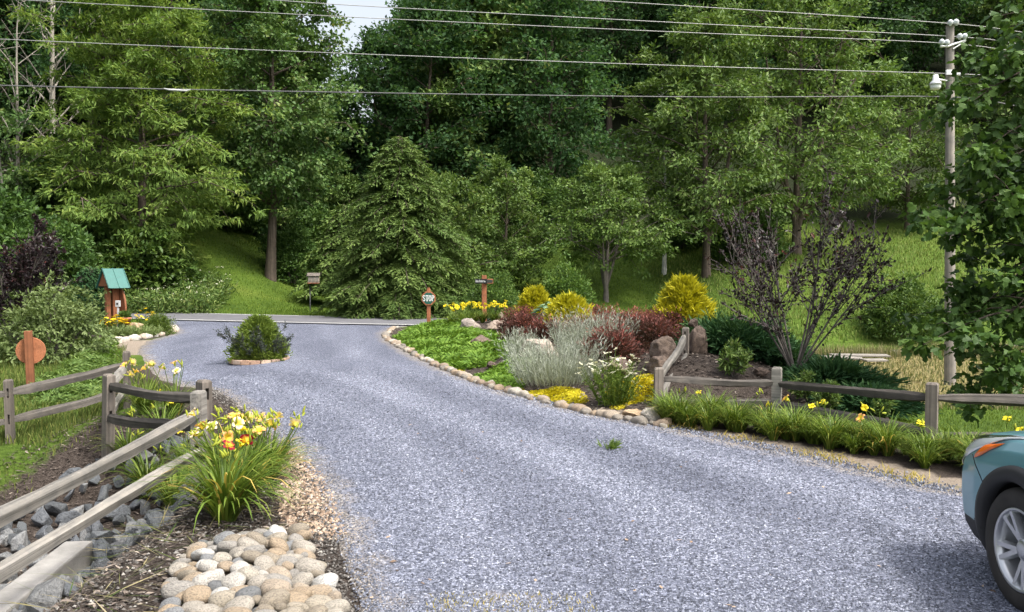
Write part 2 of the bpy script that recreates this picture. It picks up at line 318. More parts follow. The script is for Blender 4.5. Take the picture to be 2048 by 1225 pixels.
# gravel: one Voronoi cell per stone, tilted facets, wheel tracks and dirty margins
m, t, b = new_mat('gravel'); b.inputs['Roughness'].default_value = .7; b.inputs['Specular IOR Level'].default_value = .35
tc = nd(t, 'ShaderNodeTexCoord'); OC = tc.outputs['Object']
v1 = nd(t, 'ShaderNodeTexVoronoi'); v1.inputs['Scale'].default_value = 64; v1.inputs['Randomness'].default_value = 1.0; t.links.new(OC, v1.inputs['Vector'])
v2 = nd(t, 'ShaderNodeTexVoronoi'); v2.inputs['Scale'].default_value = 140; t.links.new(OC, v2.inputs['Vector'])
sp = nd(t, 'ShaderNodeSeparateColor'); t.links.new(v1.outputs['Color'], sp.inputs[0])
rp = ramp(t, [(0, (.022, .025, .036)), (.25, (.060, .067, .092)), (.55, (.118, .130, .174)), (.85, (.20, .217, .280)), (1, (.38, .405, .49))]); t.links.new(sp.outputs[0], rp.inputs[0])
sp2 = nd(t, 'ShaderNodeSeparateColor'); t.links.new(v2.outputs['Color'], sp2.inputs[0])
rp2 = ramp(t, [(0, (.35, .35, .36)), (.6, (1, 1, 1)), (1, (1.6, 1.6, 1.65))]); t.links.new(sp2.outputs[0], rp2.inputs[0])
c = mixc(t, .55, rp.outputs[0], rp2.outputs[0], 'MULTIPLY')
mp = nd(t, 'ShaderNodeMapping'); mp.inputs['Scale'].default_value = (.9, .16, 1); mp.inputs['Rotation'].default_value = (0, 0, .28); t.links.new(OC, mp.inputs[0])
nl = noise_n(t, 1.0, 4, .55, mp.outputs[0]); nr = ramp(t, [(.32, (.76, .76, .79)), (.6, (1.10, 1.09, 1.09)), (.8, (1.30, 1.28, 1.25))]); t.links.new(nl.outputs[0], nr.inputs[0])
c = mixc(t, .85, c, nr.outputs[0], 'MULTIPLY')
tk = nd(t, 'ShaderNodeAttribute', attribute_name='track'); tr_ = ramp(t, [(0, (.80, .80, .82)), (.45, (1, 1, 1)), (1, (1.25, 1.24, 1.21))]); t.links.new(tk.outputs['Fac'], tr_.inputs[0])
c = mixc(t, .9, c, tr_.outputs[0], 'MULTIPLY')
ed = nd(t, 'ShaderNodeAttribute', attribute_name='edge'); nE = noise_n(t, 3, 5, .65, OC)
ae = nd(t, 'ShaderNodeMath', operation='ADD'); t.links.new(ed.outputs['Fac'], ae.inputs[0])
me_ = nd(t, 'ShaderNodeMath', operation='MULTIPLY_ADD'); me_.inputs[1].default_value = 1.0; me_.inputs[2].default_value = -.5; t.links.new(nE.outputs[0], me_.inputs[0]); t.links.new(me_.outputs[0], ae.inputs[1])
mr = nd(t, 'ShaderNodeMapRange'); mr.inputs[1].default_value = .45; mr.inputs[2].default_value = .85; mr.inputs[4].default_value = .8; t.links.new(ae.outputs[0], mr.inputs[0])
dr = ramp(t, [(0, (.055, .045, .035)), (.4, (.15, .125, .10)), (.8, (.30, .26, .21)), (1, (.55, .50, .44))]); t.links.new(sp.outputs[1], dr.inputs[0])
c = mixc(t, mr.outputs[0], c, dr.outputs[0]); t.links.new(c, b.inputs['Base Color'])
iv = nd(t, 'ShaderNodeMath', operation='SUBTRACT'); iv.inputs[0].default_value = 1; t.links.new(v1.outputs['Distance'], iv.inputs[1])
ad = nd(t, 'ShaderNodeMath', operation='ADD'); t.links.new(iv.outputs[0], ad.inputs[0]); t.links.new(sp.outputs[2], ad.inputs[1])
bump(t, b, ad.outputs[0], .7, .010); M['gravel'] = m
M['asphalt'] = plain('asphalt', (.125, .125, .135), 1.0, spec=.1, nscale=2, namt=.15, bscale=150, bstr=.3)

# ------------------------------------------------------------------ terrain
LEFT = np.array([(-.25, 1.0), (-.45, 3.0), (-.95, 5.1), (-1.63, 7.4), (-2.17, 8.9), (-3.2, 11.2), (-5.0, 14.5), (-7.7, 18.4), (-9.3, 21.5), (-10.2, 24.2), (-10.6, 27.4), (-12.2, 31), (-14.6, 35.2)])
RIGHT = np.array([(10.5, 1.0), (10.0, 5.2), (8.0, 5.9), (5.5, 6.8), (3.97, 7.75), (3.1, 9.3), (1.95, 10.95), (1.08, 12.0), (-.2, 14.5), (-1.2, 17), (-2.3, 20.5), (-3.45, 24.6), (-3.9, 27.2), (-3.95, 29.8), (-3.2, 31.6)])
ROAD = np.array([(-46, 53), (-26, 42.2), (-14.3, 36.8), (-3.6, 33.0), (4, 32.0), (11, 33.0), (18, 35.0), (34, 40.5)], float)
BED = np.array([(1.95, 10.95), (1.08, 12.0), (-.2, 14.5), (-1.2, 17), (-2.3, 20.5), (-3.45, 24.6), (-3.9, 27.2), (-3.95, 29.8), (-2, 30.4), (1, 29), (3.6, 25.5), (5.6, 21), (6.2, 17), (6.0, 14.8), (5.1, 12.4), (5.2, 10.9), (3.7, 11.9), (2.3, 11.9)])
def smooth_line(P, n):
    P = np.asarray(P, float); d = np.r_[0, np.cumsum(np.linalg.norm(np.diff(P, axis=0), axis=1))]
    out = []
    for s in np.linspace(0, d[-1], n):
        i = min(max(np.searchsorted(d, s) - 1, 0), len(P) - 2); tt = (s - d[i]) / (d[i + 1] - d[i])
        p0, p1, p2, p3 = P[max(i - 1, 0)], P[i], P[i + 1], P[min(i + 2, len(P) - 1)]
        out.append(.5 * (2 * p1 + (p2 - p0) * tt + (2 * p0 - 5 * p1 + 4 * p2 - p3) * tt ** 2 + (3 * p1 - p0 - 3 * p2 + p3) * tt ** 3))
    return np.array(out)
def inside(P, x, y):
    r = np.zeros(np.shape(x), bool); n = len(P)
    for i in range(n):
        (x1, y1), (x2, y2) = P[i], P[(i + 1) % n]
        with np.errstate(divide='ignore', invalid='ignore'):
            r ^= ((y1 > y) != (y2 > y)) & (x < (x2 - x1) * (y - y1) / (y2 - y1 + 1e-12) + x1)
    return r
def dist_line(P, x, y, closed=False):
    d = np.full(np.shape(x), 1e9); n = len(P)
    for i in range(n if closed else n - 1):
        a, q = P[i], P[(i + 1) % n]; e = q - a; L = e @ e
        tt = np.clip(((x - a[0]) * e[0] + (y - a[1]) * e[1]) / L, 0, 1)
        d = np.minimum(d, np.hypot(x - a[0] - tt * e[0], y - a[1] - tt * e[1]))
    return d
def H(x, y):
    x = np.asarray(x, float); y = np.asarray(y, float)
    prof = np.where(x > -4.6, -.85 * S(-2.45, -4.1, x), -.85 + .58 * S(-5.0, -6.5, x))
    yt = 1 - S(9.6, 12.2, y)
    z = prof * yt + (1 - yt) * (-.24) * S(-4.5, -7, x) * (1 - S(16, 22, y))
    # rock garden mound
    ins = np.where(inside(BED, x, y), dist_line(BED, x, y, True), 0)
    g = lambda cx, cy, h, rx, ry: h * np.exp(-((x - cx) / rx) ** 2 - ((y - cy) / ry) ** 2)
    md = g(3.1, 17.0, .50, 2.2, 3.0) + g(1.6, 22, .28, 2.6, 3.6) + g(-.6, 26.5, .30, 3, 3) + g(3.0, 14.0, .26, 1.2, 1.6) + .08
    z = z + md * S(0, 1.7, ins)
    # lower lawn and meadow on the right
    low = S(4.3, 8.2, x) * S(9.2, 14, y)
    z = z - .92 * low * (1 - S(0, .8, ins) * .5)
    z = z - .5 * S(5.5, 10, x) * (1 - S(1.8, 4.5, dist_line(ROAD, x, y)))      # sunken road on the right
    # far slopes
    wR = S(5, 13, x)
    right = .35 * S(31, 38, y) + .22 * np.maximum(y - 36, 0)
    cen = .27 * np.maximum(y - 43, 0) * S(-9, 4, x) + .02 * np.maximum(y - 43, 0)
    z = z + wR * right + (1 - wR) * cen
    z = z + .44 * np.maximum(y - 62, 0) * S(-18, -6, x - (y - 60) * -.10)
    tt = np.maximum(-x - 9, 0)
    z = z + np.where(tt < 8, .06 * tt * tt, 3.84 + .5 * (tt - 8)) * S(37.8, 50, y + .458 * (x + 14) * (x < -14))
    z = z + .55 * np.maximum(-x - 22, 0) * S(46, 62, y) + .10 * np.maximum(y - 60, 0) * (x < 0)
    return z
def Hs(x, y): return float(H(np.array([x]), np.array([y]))[0])

def axis_pts(segs): return np.unique(np.concatenate([np.arange(a, b_, s) for a, b_, s in segs]))
gx = axis_pts([(-150, -30, 4), (-30, -10, .8), (-10, -6.5, .3), (-6.5, -1.5, .1), (-1.5, 8.5, .16), (8.5, 30, .8), (30, 154, 4)])
gy = axis_pts([(-40, 3, 3), (3, 13, .12), (13, 32, .3), (32, 60, .7), (60, 184, 4)])
XX, YY = np.meshgrid(gx, gy); ZZ = H(XX, YY)
nearm = (YY < 13) & (XX > -7) & (XX < -1.2)
rs = RS(1); ZZ = ZZ + nearm * (rs.rand(*XX.shape) - .5) * .02
nx, ny = len(gx), len(gy)
i = np.arange(ny - 1)[:, None] * nx; j = np.arange(nx - 1)[None]
F = np.stack([i + j, i + j + 1, i + nx + j + 1, i + nx + j], -1).reshape(-1, 4)
xr = XX.ravel(); yr = YY.ravel()
inb = inside(BED, xr, yr)
mulch = np.where(inb, 1.0, 0.0)
bank = S(-6.3, -5.4, xr) * (1 - S(-2.1, -.4, xr)) * (1 - S(11.6, 13.4, yr)) * (yr > 2)
bank = np.maximum(bank, (1 - S(.5, 1.3, dist_line(LEFT, xr, yr))) * (1 - S(17, 21, yr)))
lilyrow = (dist_line(np.array([(2.0, 11.2), (3.3, 10.1), (4.2, 8.7), (6, 7.6), (9, 6.9)]), xr, yr) < .62) * 1.0
kiosk = ((np.abs(xr + 12.2) < 1.9) & (np.abs(yr - 27.2) < 2.6)) * .9
mulch = np.maximum.reduce([mulch, bank * .95, lilyrow * .85, kiosk])
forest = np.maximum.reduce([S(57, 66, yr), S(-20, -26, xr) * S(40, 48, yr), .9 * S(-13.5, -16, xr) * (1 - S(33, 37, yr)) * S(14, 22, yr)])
dry = S(6.5, 8.5, xr) * S(17.5, 19.5, yr) * (1 - S(29, 33, yr)) * .75 + .22 * S(8, 12, xr) * S(33, 36, yr) * (1 - S(48, 54, yr))
dirt = np.maximum((dist_line(RIGHT[3:8], xr, yr) < .55) * .62, ((np.hypot(xr + 10.2, yr - 23.3) < 1.5) | (np.hypot(xr + 9.3, yr - 21.8) < 1.2)) * .8)
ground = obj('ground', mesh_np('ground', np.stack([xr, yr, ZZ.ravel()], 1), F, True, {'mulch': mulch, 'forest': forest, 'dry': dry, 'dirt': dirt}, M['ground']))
struct(ground)

# gravel driveway strip
ys = np.arange(1.0, 34.6, .14); nc = 70
lx = np.interp(ys, LEFT[:, 1], LEFT[:, 0]); rx_ = np.interp(ys, RIGHT[:, 1], RIGHT[:, 0])
rx_ = np.where(ys > 31.6, np.interp(ys, [31.6, 33.2, 34.6], [-3.2, -4.0, -9.5]), rx_)
nz = lambda v, s: np.array([noise.noise((s, q * 1.7, 0)) * .10 + noise.noise((s, q * 6, 3)) * .045 for q in v])
lx = lx - .07 + nz(ys, 1.0); rx_ = rx_ + nz(ys, 9.0)
tt = np.linspace(0, 1, nc)
DX = lx[:, None] * (1 - tt) + rx_[:, None] * tt; DY = np.repeat(ys[:, None], nc, 1); DZ = H(DX, DY) + .016
DZ[:, 0] -= .06; DZ[:, -1] -= .06; DZ[:, 1] -= .006; DZ[:, -2] -= .006
edge = np.minimum((DX - lx[:, None]), (rx_[:, None] - DX)); edge = np.clip(1 - edge / .8, 0, 1)
edge[:, :] = np.maximum(edge, .5 * S(6.8, 4.8, DY) * S(1.4, .0, DX))     # thin worn gravel at the near left
TRACKS = [smooth_line(q, 60) for q in ([(4.5, 1), (2.6, 6), (.4, 11), (-2.6, 16.5), (-5.4, 23), (-7.2, 30), (-8.5, 35)], [(1.0, 1), (.6, 6), (-.9, 11), (-3.6, 15.5), (-7.6, 20.5), (-9.2, 26)], [(7, 3), (4.0, 5.6), (1.2, 9.0), (-1.5, 15), (-3.2, 22), (-5.0, 32)])]
def track_at(x, y):
    v = np.full(np.shape(x), .40)
    for L_ in TRACKS: dl = dist_line(L_[::3], x, y); v = v + .42 * np.exp(-((dl - .78) / .24) ** 2) - .16 * np.exp(-(dl / .35) ** 2)
    return np.clip(v, 0, 1)
TK = track_at(DX, DY)
i = np.arange(len(ys) - 1)[:, None] * nc; j = np.arange(nc - 1)[None]
F = np.stack([i + j, i + j + 1, i + nc + j + 1, i + nc + j], -1).reshape(-1, 4)
drive = struct(obj('gravel_driveway', mesh_np('gravel_driveway', np.stack([DX.ravel(), DY.ravel(), DZ.ravel()], 1), F, True, {'edge': edge.ravel(), 'track': TK.ravel()}, M['gravel'])))

# road
C = smooth_line(ROAD, 160); Tn = unit(np.gradient(C, axis=0)); Nn = np.stack([-Tn[:, 1], Tn[:, 0]], 1)
def strip(name, o1, o2, dz, mat, parent=None):
    A_, B_ = C + Nn * o1, C + Nn * o2
    V = np.concatenate([np.c_[A_, H(C[:, 0], C[:, 1]) + dz], np.c_[B_, H(C[:, 0], C[:, 1]) + dz]]); n = len(C); k = np.arange(n - 1)
    return obj(name, mesh_np(name, V, np.stack([k, k + 1, k + n + 1, k + n], 1)[:, ::-1], True, None, mat), parent)
road = struct(strip('road', -2.3, 2.3, .05, M['asphalt']))
strip('edge_line', 1.95, 2.09, .054, M['line_paint'], road); strip('edge_line', -2.09, -1.95, .054, M['line_paint'], road)

# ------------------------------------------------------------------ loose cover (stuff)
def scatter_stones(name, pts, size, rs, mat, parent=None, flat=.6, lift=.3):
    n = len(pts); base = np.array([(1, 0, 0), (-1, 0, 0), (0, 1, 0), (0, -1, 0), (0, 0, 1), (0, 0, -1)], float)
    Fo = np.array([(0, 2, 4), (2, 1, 4), (1, 3, 4), (3, 0, 4), (2, 0, 5), (1, 2, 5), (3, 1, 5), (0, 3, 5)])
    sz = size[:, None, None] if np.ndim(size) else size
    V = base[None] * (rs.rand(n, 6, 1) * .5 + .6) + (rs.rand(n, 6, 3) - .5) * .35
    V = V * np.stack([.7 + .6 * rs.rand(n), .5 + .4 * rs.rand(n), np.full(n, flat)], 1)[:, None]
    a = rs.rand(n) * 6.28; ca, sa = np.cos(a)[:, None], np.sin(a)[:, None]
    V = np.stack([V[..., 0] * ca - V[..., 1] * sa, V[..., 0] * sa + V[..., 1] * ca, V[..., 2]], -1) * sz
    zz = H(pts[:, 0], pts[:, 1]); V = V + np.c_[pts, zz + lift * (size if np.ndim(size) else size)][:, None]
    F = (np.arange(n)[:, None, None] * 6 + Fo).reshape(-1, 3)
    o = obj(name, mesh_np(name, V.reshape(-1, 3), F, False, {'rnd': np.repeat(rs.rand(n), 6)}, mat), parent, kind='stuff')
    return o
def blades(name, pts, h, wd, lean, rs, mat, rnd=None, zoff=0.0):
    n = len(pts); a = rs.rand(n) * 6.28; ln = rs.rand(n) * lean; h = np.broadcast_to(h, (n,)) * (.6 + .7 * rs.rand(n))
    d = np.stack([np.cos(a), np.sin(a)], 1); b0 = np.c_[pts, H(pts[:, 0], pts[:, 1]) - .01 + zoff]; f = rs.rand(n) * 6.28
    s = np.stack([np.cos(f), np.sin(f), 0 * f], 1) * np.broadcast_to(wd, (n,))[:, None] * .5
    m_ = b0 + np.c_[d * (ln * h * .35)[:, None], h * .6]; tp = b0 + np.c_[d * (ln * h)[:, None], h]
    V = np.stack([b0 - s, b0 + s, m_ + s * .8, m_ - s * .8, tp], 1).reshape(-1, 3); q = np.arange(n)[:, None] * 5
    F = np.stack([q + [0, 1, 2], q + [0, 2, 3], q + [3, 2, 4]], 1).reshape(-1, 3)
    r = rs.rand(n) if rnd is None else rnd
    return mesh_np(name, V, F, False, {'rnd': np.repeat(r, 5)}, mat)
def in_drive(x, y): return (x > np.interp(y, LEFT[:, 1], LEFT[:, 0])) & (x < np.interp(y, RIGHT[:, 1], RIGHT[:, 0]))

rs = RS(5)
n = 170000; y = 4.5 + 12.5 * rs.rand(n) ** 1.75; x = (rs.rand(n) * 1.28 - .64) * y; j_ = np.abs(rs.randn(n)) * .12 - .06; ok = in_drive(x + j_, y) & in_drive(x - j_, y); x, y = x[ok], y[ok]; n = len(x)
r = (.005 + .006 * rs.rand(n) ** 1.4) * np.interp(y, [5, 12], [1, 1.5]); a_ = rs.rand(n) * 6.28; k = a_[:, None] + np.arange(4) * math.pi / 2 + (rs.rand(n, 4) - .5) * .7; q = r[:, None] * (.65 + .6 * rs.rand(n, 4)); z0 = H(x, y) + .013
V = np.concatenate([np.stack([x[:, None] + np.cos(k) * q, y[:, None] + np.sin(k) * q, np.repeat(z0[:, None], 4, 1) + rs.rand(n, 4) * .5 * r[:, None]], -1), np.stack([x + (rs.rand(n) - .5) * r, y + (rs.rand(n) - .5) * r, z0 + r * (.9 + .6 * rs.rand(n))], -1)[:, None]], 1).reshape(-1, 3)
F = (np.arange(n)[:, None, None] * 5 + np.array([(0, 1, 4), (1, 2, 4), (2, 3, 4), (3, 0, 4)])).reshape(-1, 3)
tag(obj('loose_gravel', mesh_np('loose_gravel', V, F, False, {'rnd': np.repeat(np.clip(rs.rand(n) * .95 + .24 * (track_at(x, y) - .45), 0, 1), 5)}, M['pebble_grey']), kind='stuff'), 'loose grey gravel strewn over the near driveway', 'gravel')
n = 3000; s_ = rs.rand(n); L2 = smooth_line(LEFT[2:6], 200); k = (44 + s_ * 100).astype(int)
p = L2[k] + np.stack([.10 - .46 * rs.rand(n), .2 * (rs.rand(n) - .5)], 1)
tag(scatter_stones('pebble_strip', p, .014 + .02 * rs.rand(n), rs, M['pebble_tan']), 'strip of tan pebbles between the near daylilies and gravel', 'pebbles')
n = 9000; p = np.stack([-3.6 + 3.1 * rs.rand(n), 4.3 + 4.2 * rs.rand(n)], 1); p = p[(p[:, 0] < np.interp(p[:, 1], LEFT[:, 1], LEFT[:, 0]))]
tag(scatter_stones('bank_gravel', p, .008 + .018 * rs.rand(len(p)) ** 1.5, rs, M['pebble_mix']), 'spilled gravel on the bank below the near fence', 'gravel')
n = 5200; k = rs.randint(0, 200, n); L2 = smooth_line(LEFT[1:7], 200); p = L2[k] + np.stack([.1 * rs.randn(n) - .05, .1 * rs.randn(n)], 1)
tag(scatter_stones('edge_gravel', p, .007 + .010 * rs.rand(n), rs, M['pebble_mix'], None, .9, .9), 'scattered gravel along the left driveway margin', 'gravel')
n = 5200; k = rs.randint(0, 200, n); L2 = smooth_line(RIGHT[3:9], 200); p = L2[k] + np.stack([.1 * rs.randn(n) + .02, .1 * rs.randn(n)], 1)
tag(scatter_stones('edge_gravel', p, .007 + .010 * rs.rand(n), rs, M['pebble_grey'], None, .9, .9), 'scattered gravel along the right driveway margin', 'gravel')
# mulch chips and straw
def chips(name, p, rs, Lm, Wm, label, mat='chips'):
    n = len(p); a = rs.rand(n) * 6.28; D = np.stack([np.cos(a), np.sin(a), (rs.rand(n) - .5) * .5], 1); N = np.stack([(rs.rand(n) - .5), (rs.rand(n) - .5), np.ones(n)], 1)
    P = np.c_[p, H(p[:, 0], p[:, 1]) + .012 + .012 * rs.rand(n)]
    return tag(obj(name, leaf_mesh(name, P, D, unit(N), Lm * (.5 + rs.rand(n)), Wm * (.6 + .8 * rs.rand(n)), rs.rand(n) ** 1.3, M[mat], .1, .5), kind='stuff'), label, 'mulch')
n = 16000; p = np.stack([-6.2 + 5 * rs.rand(n), 4.2 + 8.6 * rs.rand(n)], 1); p = p[p[:, 0] < np.interp(p[:, 1], LEFT[:, 1], LEFT[:, 0]) - .1]
chips('mulch_chips', p, rs, .07, .018, 'shredded bark mulch on the bank under the left fence')
n = 20000; p = np.stack([-4 + 10.2 * rs.rand(n), 10.9 + 19 * rs.rand(n) ** 1.3], 1); p = p[inside(BED, p[:, 0], p[:, 1])]
chips('mulch_chips', p, rs, .09, .03, 'dark bark mulch spread over the rock garden mound')
n = 900; p = np.stack([-4.2 + 2.6 * rs.rand(n), 4.4 + 5 * rs.rand(n)], 1); p = p[p[:, 0] < np.interp(p[:, 1], LEFT[:, 1], LEFT[:, 0]) - .15]
chips('straw', p, rs, .38, .008, 'dry pale stalks lying on the bank above the riprap', 'grass_dry')
n = 240; y = 4.8 + 14 * rs.rand(n) ** 1.4; x = (rs.rand(n) * 1.2 - .6) * y; ok = in_drive(x, y); p = np.stack([x, y], 1)[ok]
tag(chips('fallen_leaves', p, rs, .045, .022, 'dry fallen leaves scattered on the gravel', 'pebble_tan'), 'dry fallen leaves scattered on the gravel', 'leaves')
# grass
def lawn(name, box, n, h, wd, label, mat, rs, cond=None, lean=.6):
    x0, x1, y0, y1 = box; y = y0 + (y1 - y0) * rs.rand(n) ** 1.25; x = x0 + (x1 - x0) * rs.rand(n)
    ok = ~in_drive(x, np.clip(y, 1, 35)) | (y > 34)
    ok &= dist_line(C[::4], x, y) > 2.35; ok &= ~inside(BED, x, y); ok &= np.abs(x) < .64 * y + 2
    if cond is not None: ok &= cond(x, y)
    p = np.stack([x, y], 1)[ok]
    return tag(obj(name, blades(name, p, h, wd, lean, rs, M[mat]), kind='stuff'), label, 'grass')
lawn('lawn_grass', (-22, 12, 33, 62), 65000, .10, .030, 'mown lawn and grassy bank beyond the road', 'grass_lawn', RS(11))
lawn('lawn_grass', (4.4, 14, 9.5, 20), 36000, .06, .012, 'short green lawn behind the right rail fence', 'grass_lawn', RS(12), lambda x, y: (dist_line(RIGHT[2:8], x, y) > .9))
lawn('meadow_grass', (6, 24, 18, 33), 30000, .13, .022, 'patchy straw-coloured meadow grass around the utility pole', 'grass_dry', RS(13))
lawn('meadow_grass', (6, 24, 28.4, 31), 13000, .45, .020, 'tall tan meadow grass standing in front of the far road', 'grass_dry', RS(14), lambda x, y: np.sin(x * 1.3) + np.sin(y * 2.1 + x) > -1.1, .35)
lawn('hillside_grass', (8, 42, 35.5, 66), 45000, .20, .05, 'rough green grass on the right hillside', 'grass_hill', RS(15))
lawn('verge_grass', (-14, -6, 11, 22), 26000, .14, .016, 'rough yellow green grass on the left verge', 'grass_verge', RS(16), lambda x, y: x < np.interp(y, LEFT[:, 1], LEFT[:, 0]) - .3)
lawn('verge_grass', (-9, -5.4, 5, 13), 6000, .09, .012, 'thin weedy grass on the soil left of the ditch', 'grass_verge', RS(17), lambda x, y: np.sin(x * 5) + np.sin(y * 4) > .1)
rs = RS(18); n = 1500; k = (rs.rand(n) * 199).astype(int); L3 = smooth_line(RIGHT[3:7], 200); cl = np.sin(k * .17) + np.sin(k * .41) > .2
p = (L3[k] + np.stack([(rs.rand(n) - .2) * .35, (rs.rand(n) - .2) * .35], 1))[cl]
tag(obj('verge_grass', blades('verge_grass', p, .07, .010, 1.8, rs, M['grass_gold']), kind='stuff'), 'yellowed tufts of grass along the right gravel edge', 'grass')
rs = RS(19); n = 500; p = np.stack([-.5 + 1.0 * rs.rand(n), 4.9 + .35 * rs.rand(n)], 1)
tag(obj('sprouts', blades('sprouts', p, .045, .007, .8, rs, M['grass_gold']), kind='stuff'), 'small dry weed sprouts in the gravel at the bottom edge', 'grass')

# ------------------------------------------------------------------ rail fences
def post(parent, x, y, zb, zt, slots, mat, rz=0.0, wd=.135, lean=(0, 0)):
    a = Acc(); h = zt - zb; zs = -.25; c = .036; d = wd * .8
    for s0 in sorted(slots):
        lo, hi = s0 - zb - .055, s0 - zb + .07
        a.box((0, 0, (zs + lo) / 2), (wd, d, lo - zs)); q = d / 2 - c / 2
        a.box((0, q, (lo + hi) / 2), (wd, c, hi - lo)); a.box((0, -q, (lo + hi) / 2), (wd, c, hi - lo)); zs = hi
    a.box((0, 0, (zs + h - .02) / 2), (wd, d, h - .02 - zs))
    t0 = np.array([[sx * wd / 2, sy * d / 2, h - .02] for sx in (-1, 1) for sy in (-1, 1)]); t1 = t0 * [.8, .75, 1] + [0, 0, .022]
    a.add(np.r_[t0, t1], [[4, 6, 7, 5], [0, 2, 6, 4], [1, 5, 7, 3], [0, 4, 5, 1], [2, 3, 7, 6]])
    return obj('post', a.mesh('post', M[mat], False), parent, (x, y, zb), (lean[0], lean[1], rz))
def rail(parent, p, q, mat, rs, th=.105, sag=.0):
    p, q = Vector(p), Vector(q); L = (q - p).length; n = 26; a = Acc()
    ph = rs.rand(8) * 6.28; base = np.array([(-.5, -.42), (.12, -.5), (.5, -.12), (.42, .36), (-.06, .52), (-.46, .24)]) * (1 + (rs.rand(6, 1) - .5) * .25)
    V = []
    for k in range(n):
        s = k / (n - 1); e = min(s, 1 - s); f = .55 + .45 * min(1, e / .10); tw = .25 * math.sin(ph[0] + s * 2.2)
        for (cy_, cz_), w_ in zip(base, range(6)):
            r = 1 + .13 * math.sin(ph[w_] + s * 9) + .14 * (rs.rand() - .5)
            yy, zz = cy_ * th * .72 * f * r, cz_ * th * 1.1 * f * r
            V.append((s * L, yy * math.cos(tw) - zz * math.sin(tw) + .018 * math.sin(ph[6] + s * 3.5), yy * math.sin(tw) + zz * math.cos(tw) - sag * math.sin(math.pi * s) + .02 * math.sin(ph[7] + s * 4.2)))
    i = np.arange(n - 1)[:, None] * 6; j = np.arange(6)[None]; j2 = (j + 1) % 6
    a.add(V, np.stack([i + j, i + j2, i + 6 + j2, i + 6 + j], -1).reshape(-1, 4))
    a.add([V[0], V[1], V[2], V[3], V[4], V[5]], [[0, 5, 4, 3], [0, 3, 2, 1]]); a.add(V[-6:], [[0, 1, 2, 3], [0, 3, 4, 5]])
    o = obj('rail', a.mesh('rail', M[mat], False), parent, p); o.rotation_euler = (q - p).to_track_quat('X', 'Z').to_euler(); return o
rs = RS(21)
lf = thing('rail_fence', 'weathered grey split rail fence around the rocky ditch on the left', 'fence', (0, 0, 0))
PA = (-3.26, 9.0); PA2 = (-3.27, 9.19); PB = (-5.06, 10.8); PC = (-6.0, 13.5); PD = (-6.5, 11.2); PE = (-3.2, 4.2); PF = (-8.0, 9.2)
post(lf, *PA, -.12, .74, (.13, .50), 'rail_pale', 1.55, .15); post(lf, *PA2, -.12, .83, (.34, .68), 'post_wood', 2.4, .14)
post(lf, *PB, -.42, .70, (.18, .53), 'post_wood', 2.4, .135, (.02, -.03)); post(lf, *PC, -.2, .73, (.16, .52), 'post_wood', 1.9, .13)
post(lf, *PD, -.38, .58, (.06, .40), 'post_wood', 1.9, .12, (-.02, .03)); post(lf, *PE, -.2, .72, (.12, .47), 'rail_pale', 1.57, .15); post(lf, *PF, -.35, .5, (0, .34), 'post_wood', 1.0, .13)
def r2(par, a, za, b_, zb, mat, **k): return rail(par, (*a, za), (*b_, zb), mat, rs, **k)
r2(lf, (-3.2, 4.12), .48, (-3.26, 9.06), .50, 'rail_pale', th=.108, sag=.03); r2(lf, (-3.2, 4.1), .11, (-3.26, 9.06), .13, 'rail_pale', th=.105, sag=.02)
r2(lf, PB, .53, PA2, .66, 'rail_dark', th=.11, sag=.03); r2(lf, PB, .18, PA2, .32, 'rail_dark', th=.11, sag=.02)
r2(lf, PB, .50, PC, .55, 'rail_pale', th=.11); r2(lf, PB, .12, PC, .20, 'rail_pale', th=.11)
r2(lf, PD, .40, PC, .53, 'rail_dark', th=.11); r2(lf, PD, .04, PC, .14, 'rail_dark', th=.105)
r2(lf, PF, .34, PD, .40, 'rail_dark', th=.11); r2(lf, PF, .0, PD, .05, 'rail_dark', th=.105)

rf = thing('rail_fence', 'weathered split rail fence stepping down beside the daylily row on the right', 'fence', (0, 0, 0))
P0 = (2.92, 14.6); P1 = (2.10, 12.4); P2 = (3.70, 12.1); P3 = (4.95, 10.2); P4 = (7.5, 9.6)
post(rf, *P0, .2, 1.03, (.58, .90), 'post_wood', 1.2, .125); post(rf, *P1, -.1, .60, (.13, .42), 'post_wood', .0, .125)
post(rf, *P2, -.05, .64, (.12, .43), 'rail_pale', -.5, .125); post(rf, *P3, -.35, .67, (.07, .49), 'post_wood', -.6, .13); post(rf, *P4, -.5, .65, (.05, .47), 'post_wood', -.2, .13)
r2(rf, P1, .42, P0, .90, 'rail_pale', th=.115); r2(rf, P1, .12, P0, .58, 'rail_pale', th=.11)
r2(rf, P1, .42, P2, .44, 'rail_dark', th=.10, sag=.01); r2(rf, P1, .12, P2, .13, 'rail_dark', th=.10)
r2(rf, P2, .43, P3, .49, 'rail_dark', th=.105, sag=.03); r2(rf, P2, .12, P3, .07, 'rail_dark', th=.10)
r2(rf, P3, .49, P4, .47, 'rail_dark', th=.11, sag=.0); r2(rf, P3, .07, P4, .05, 'rail_dark', th=.10)

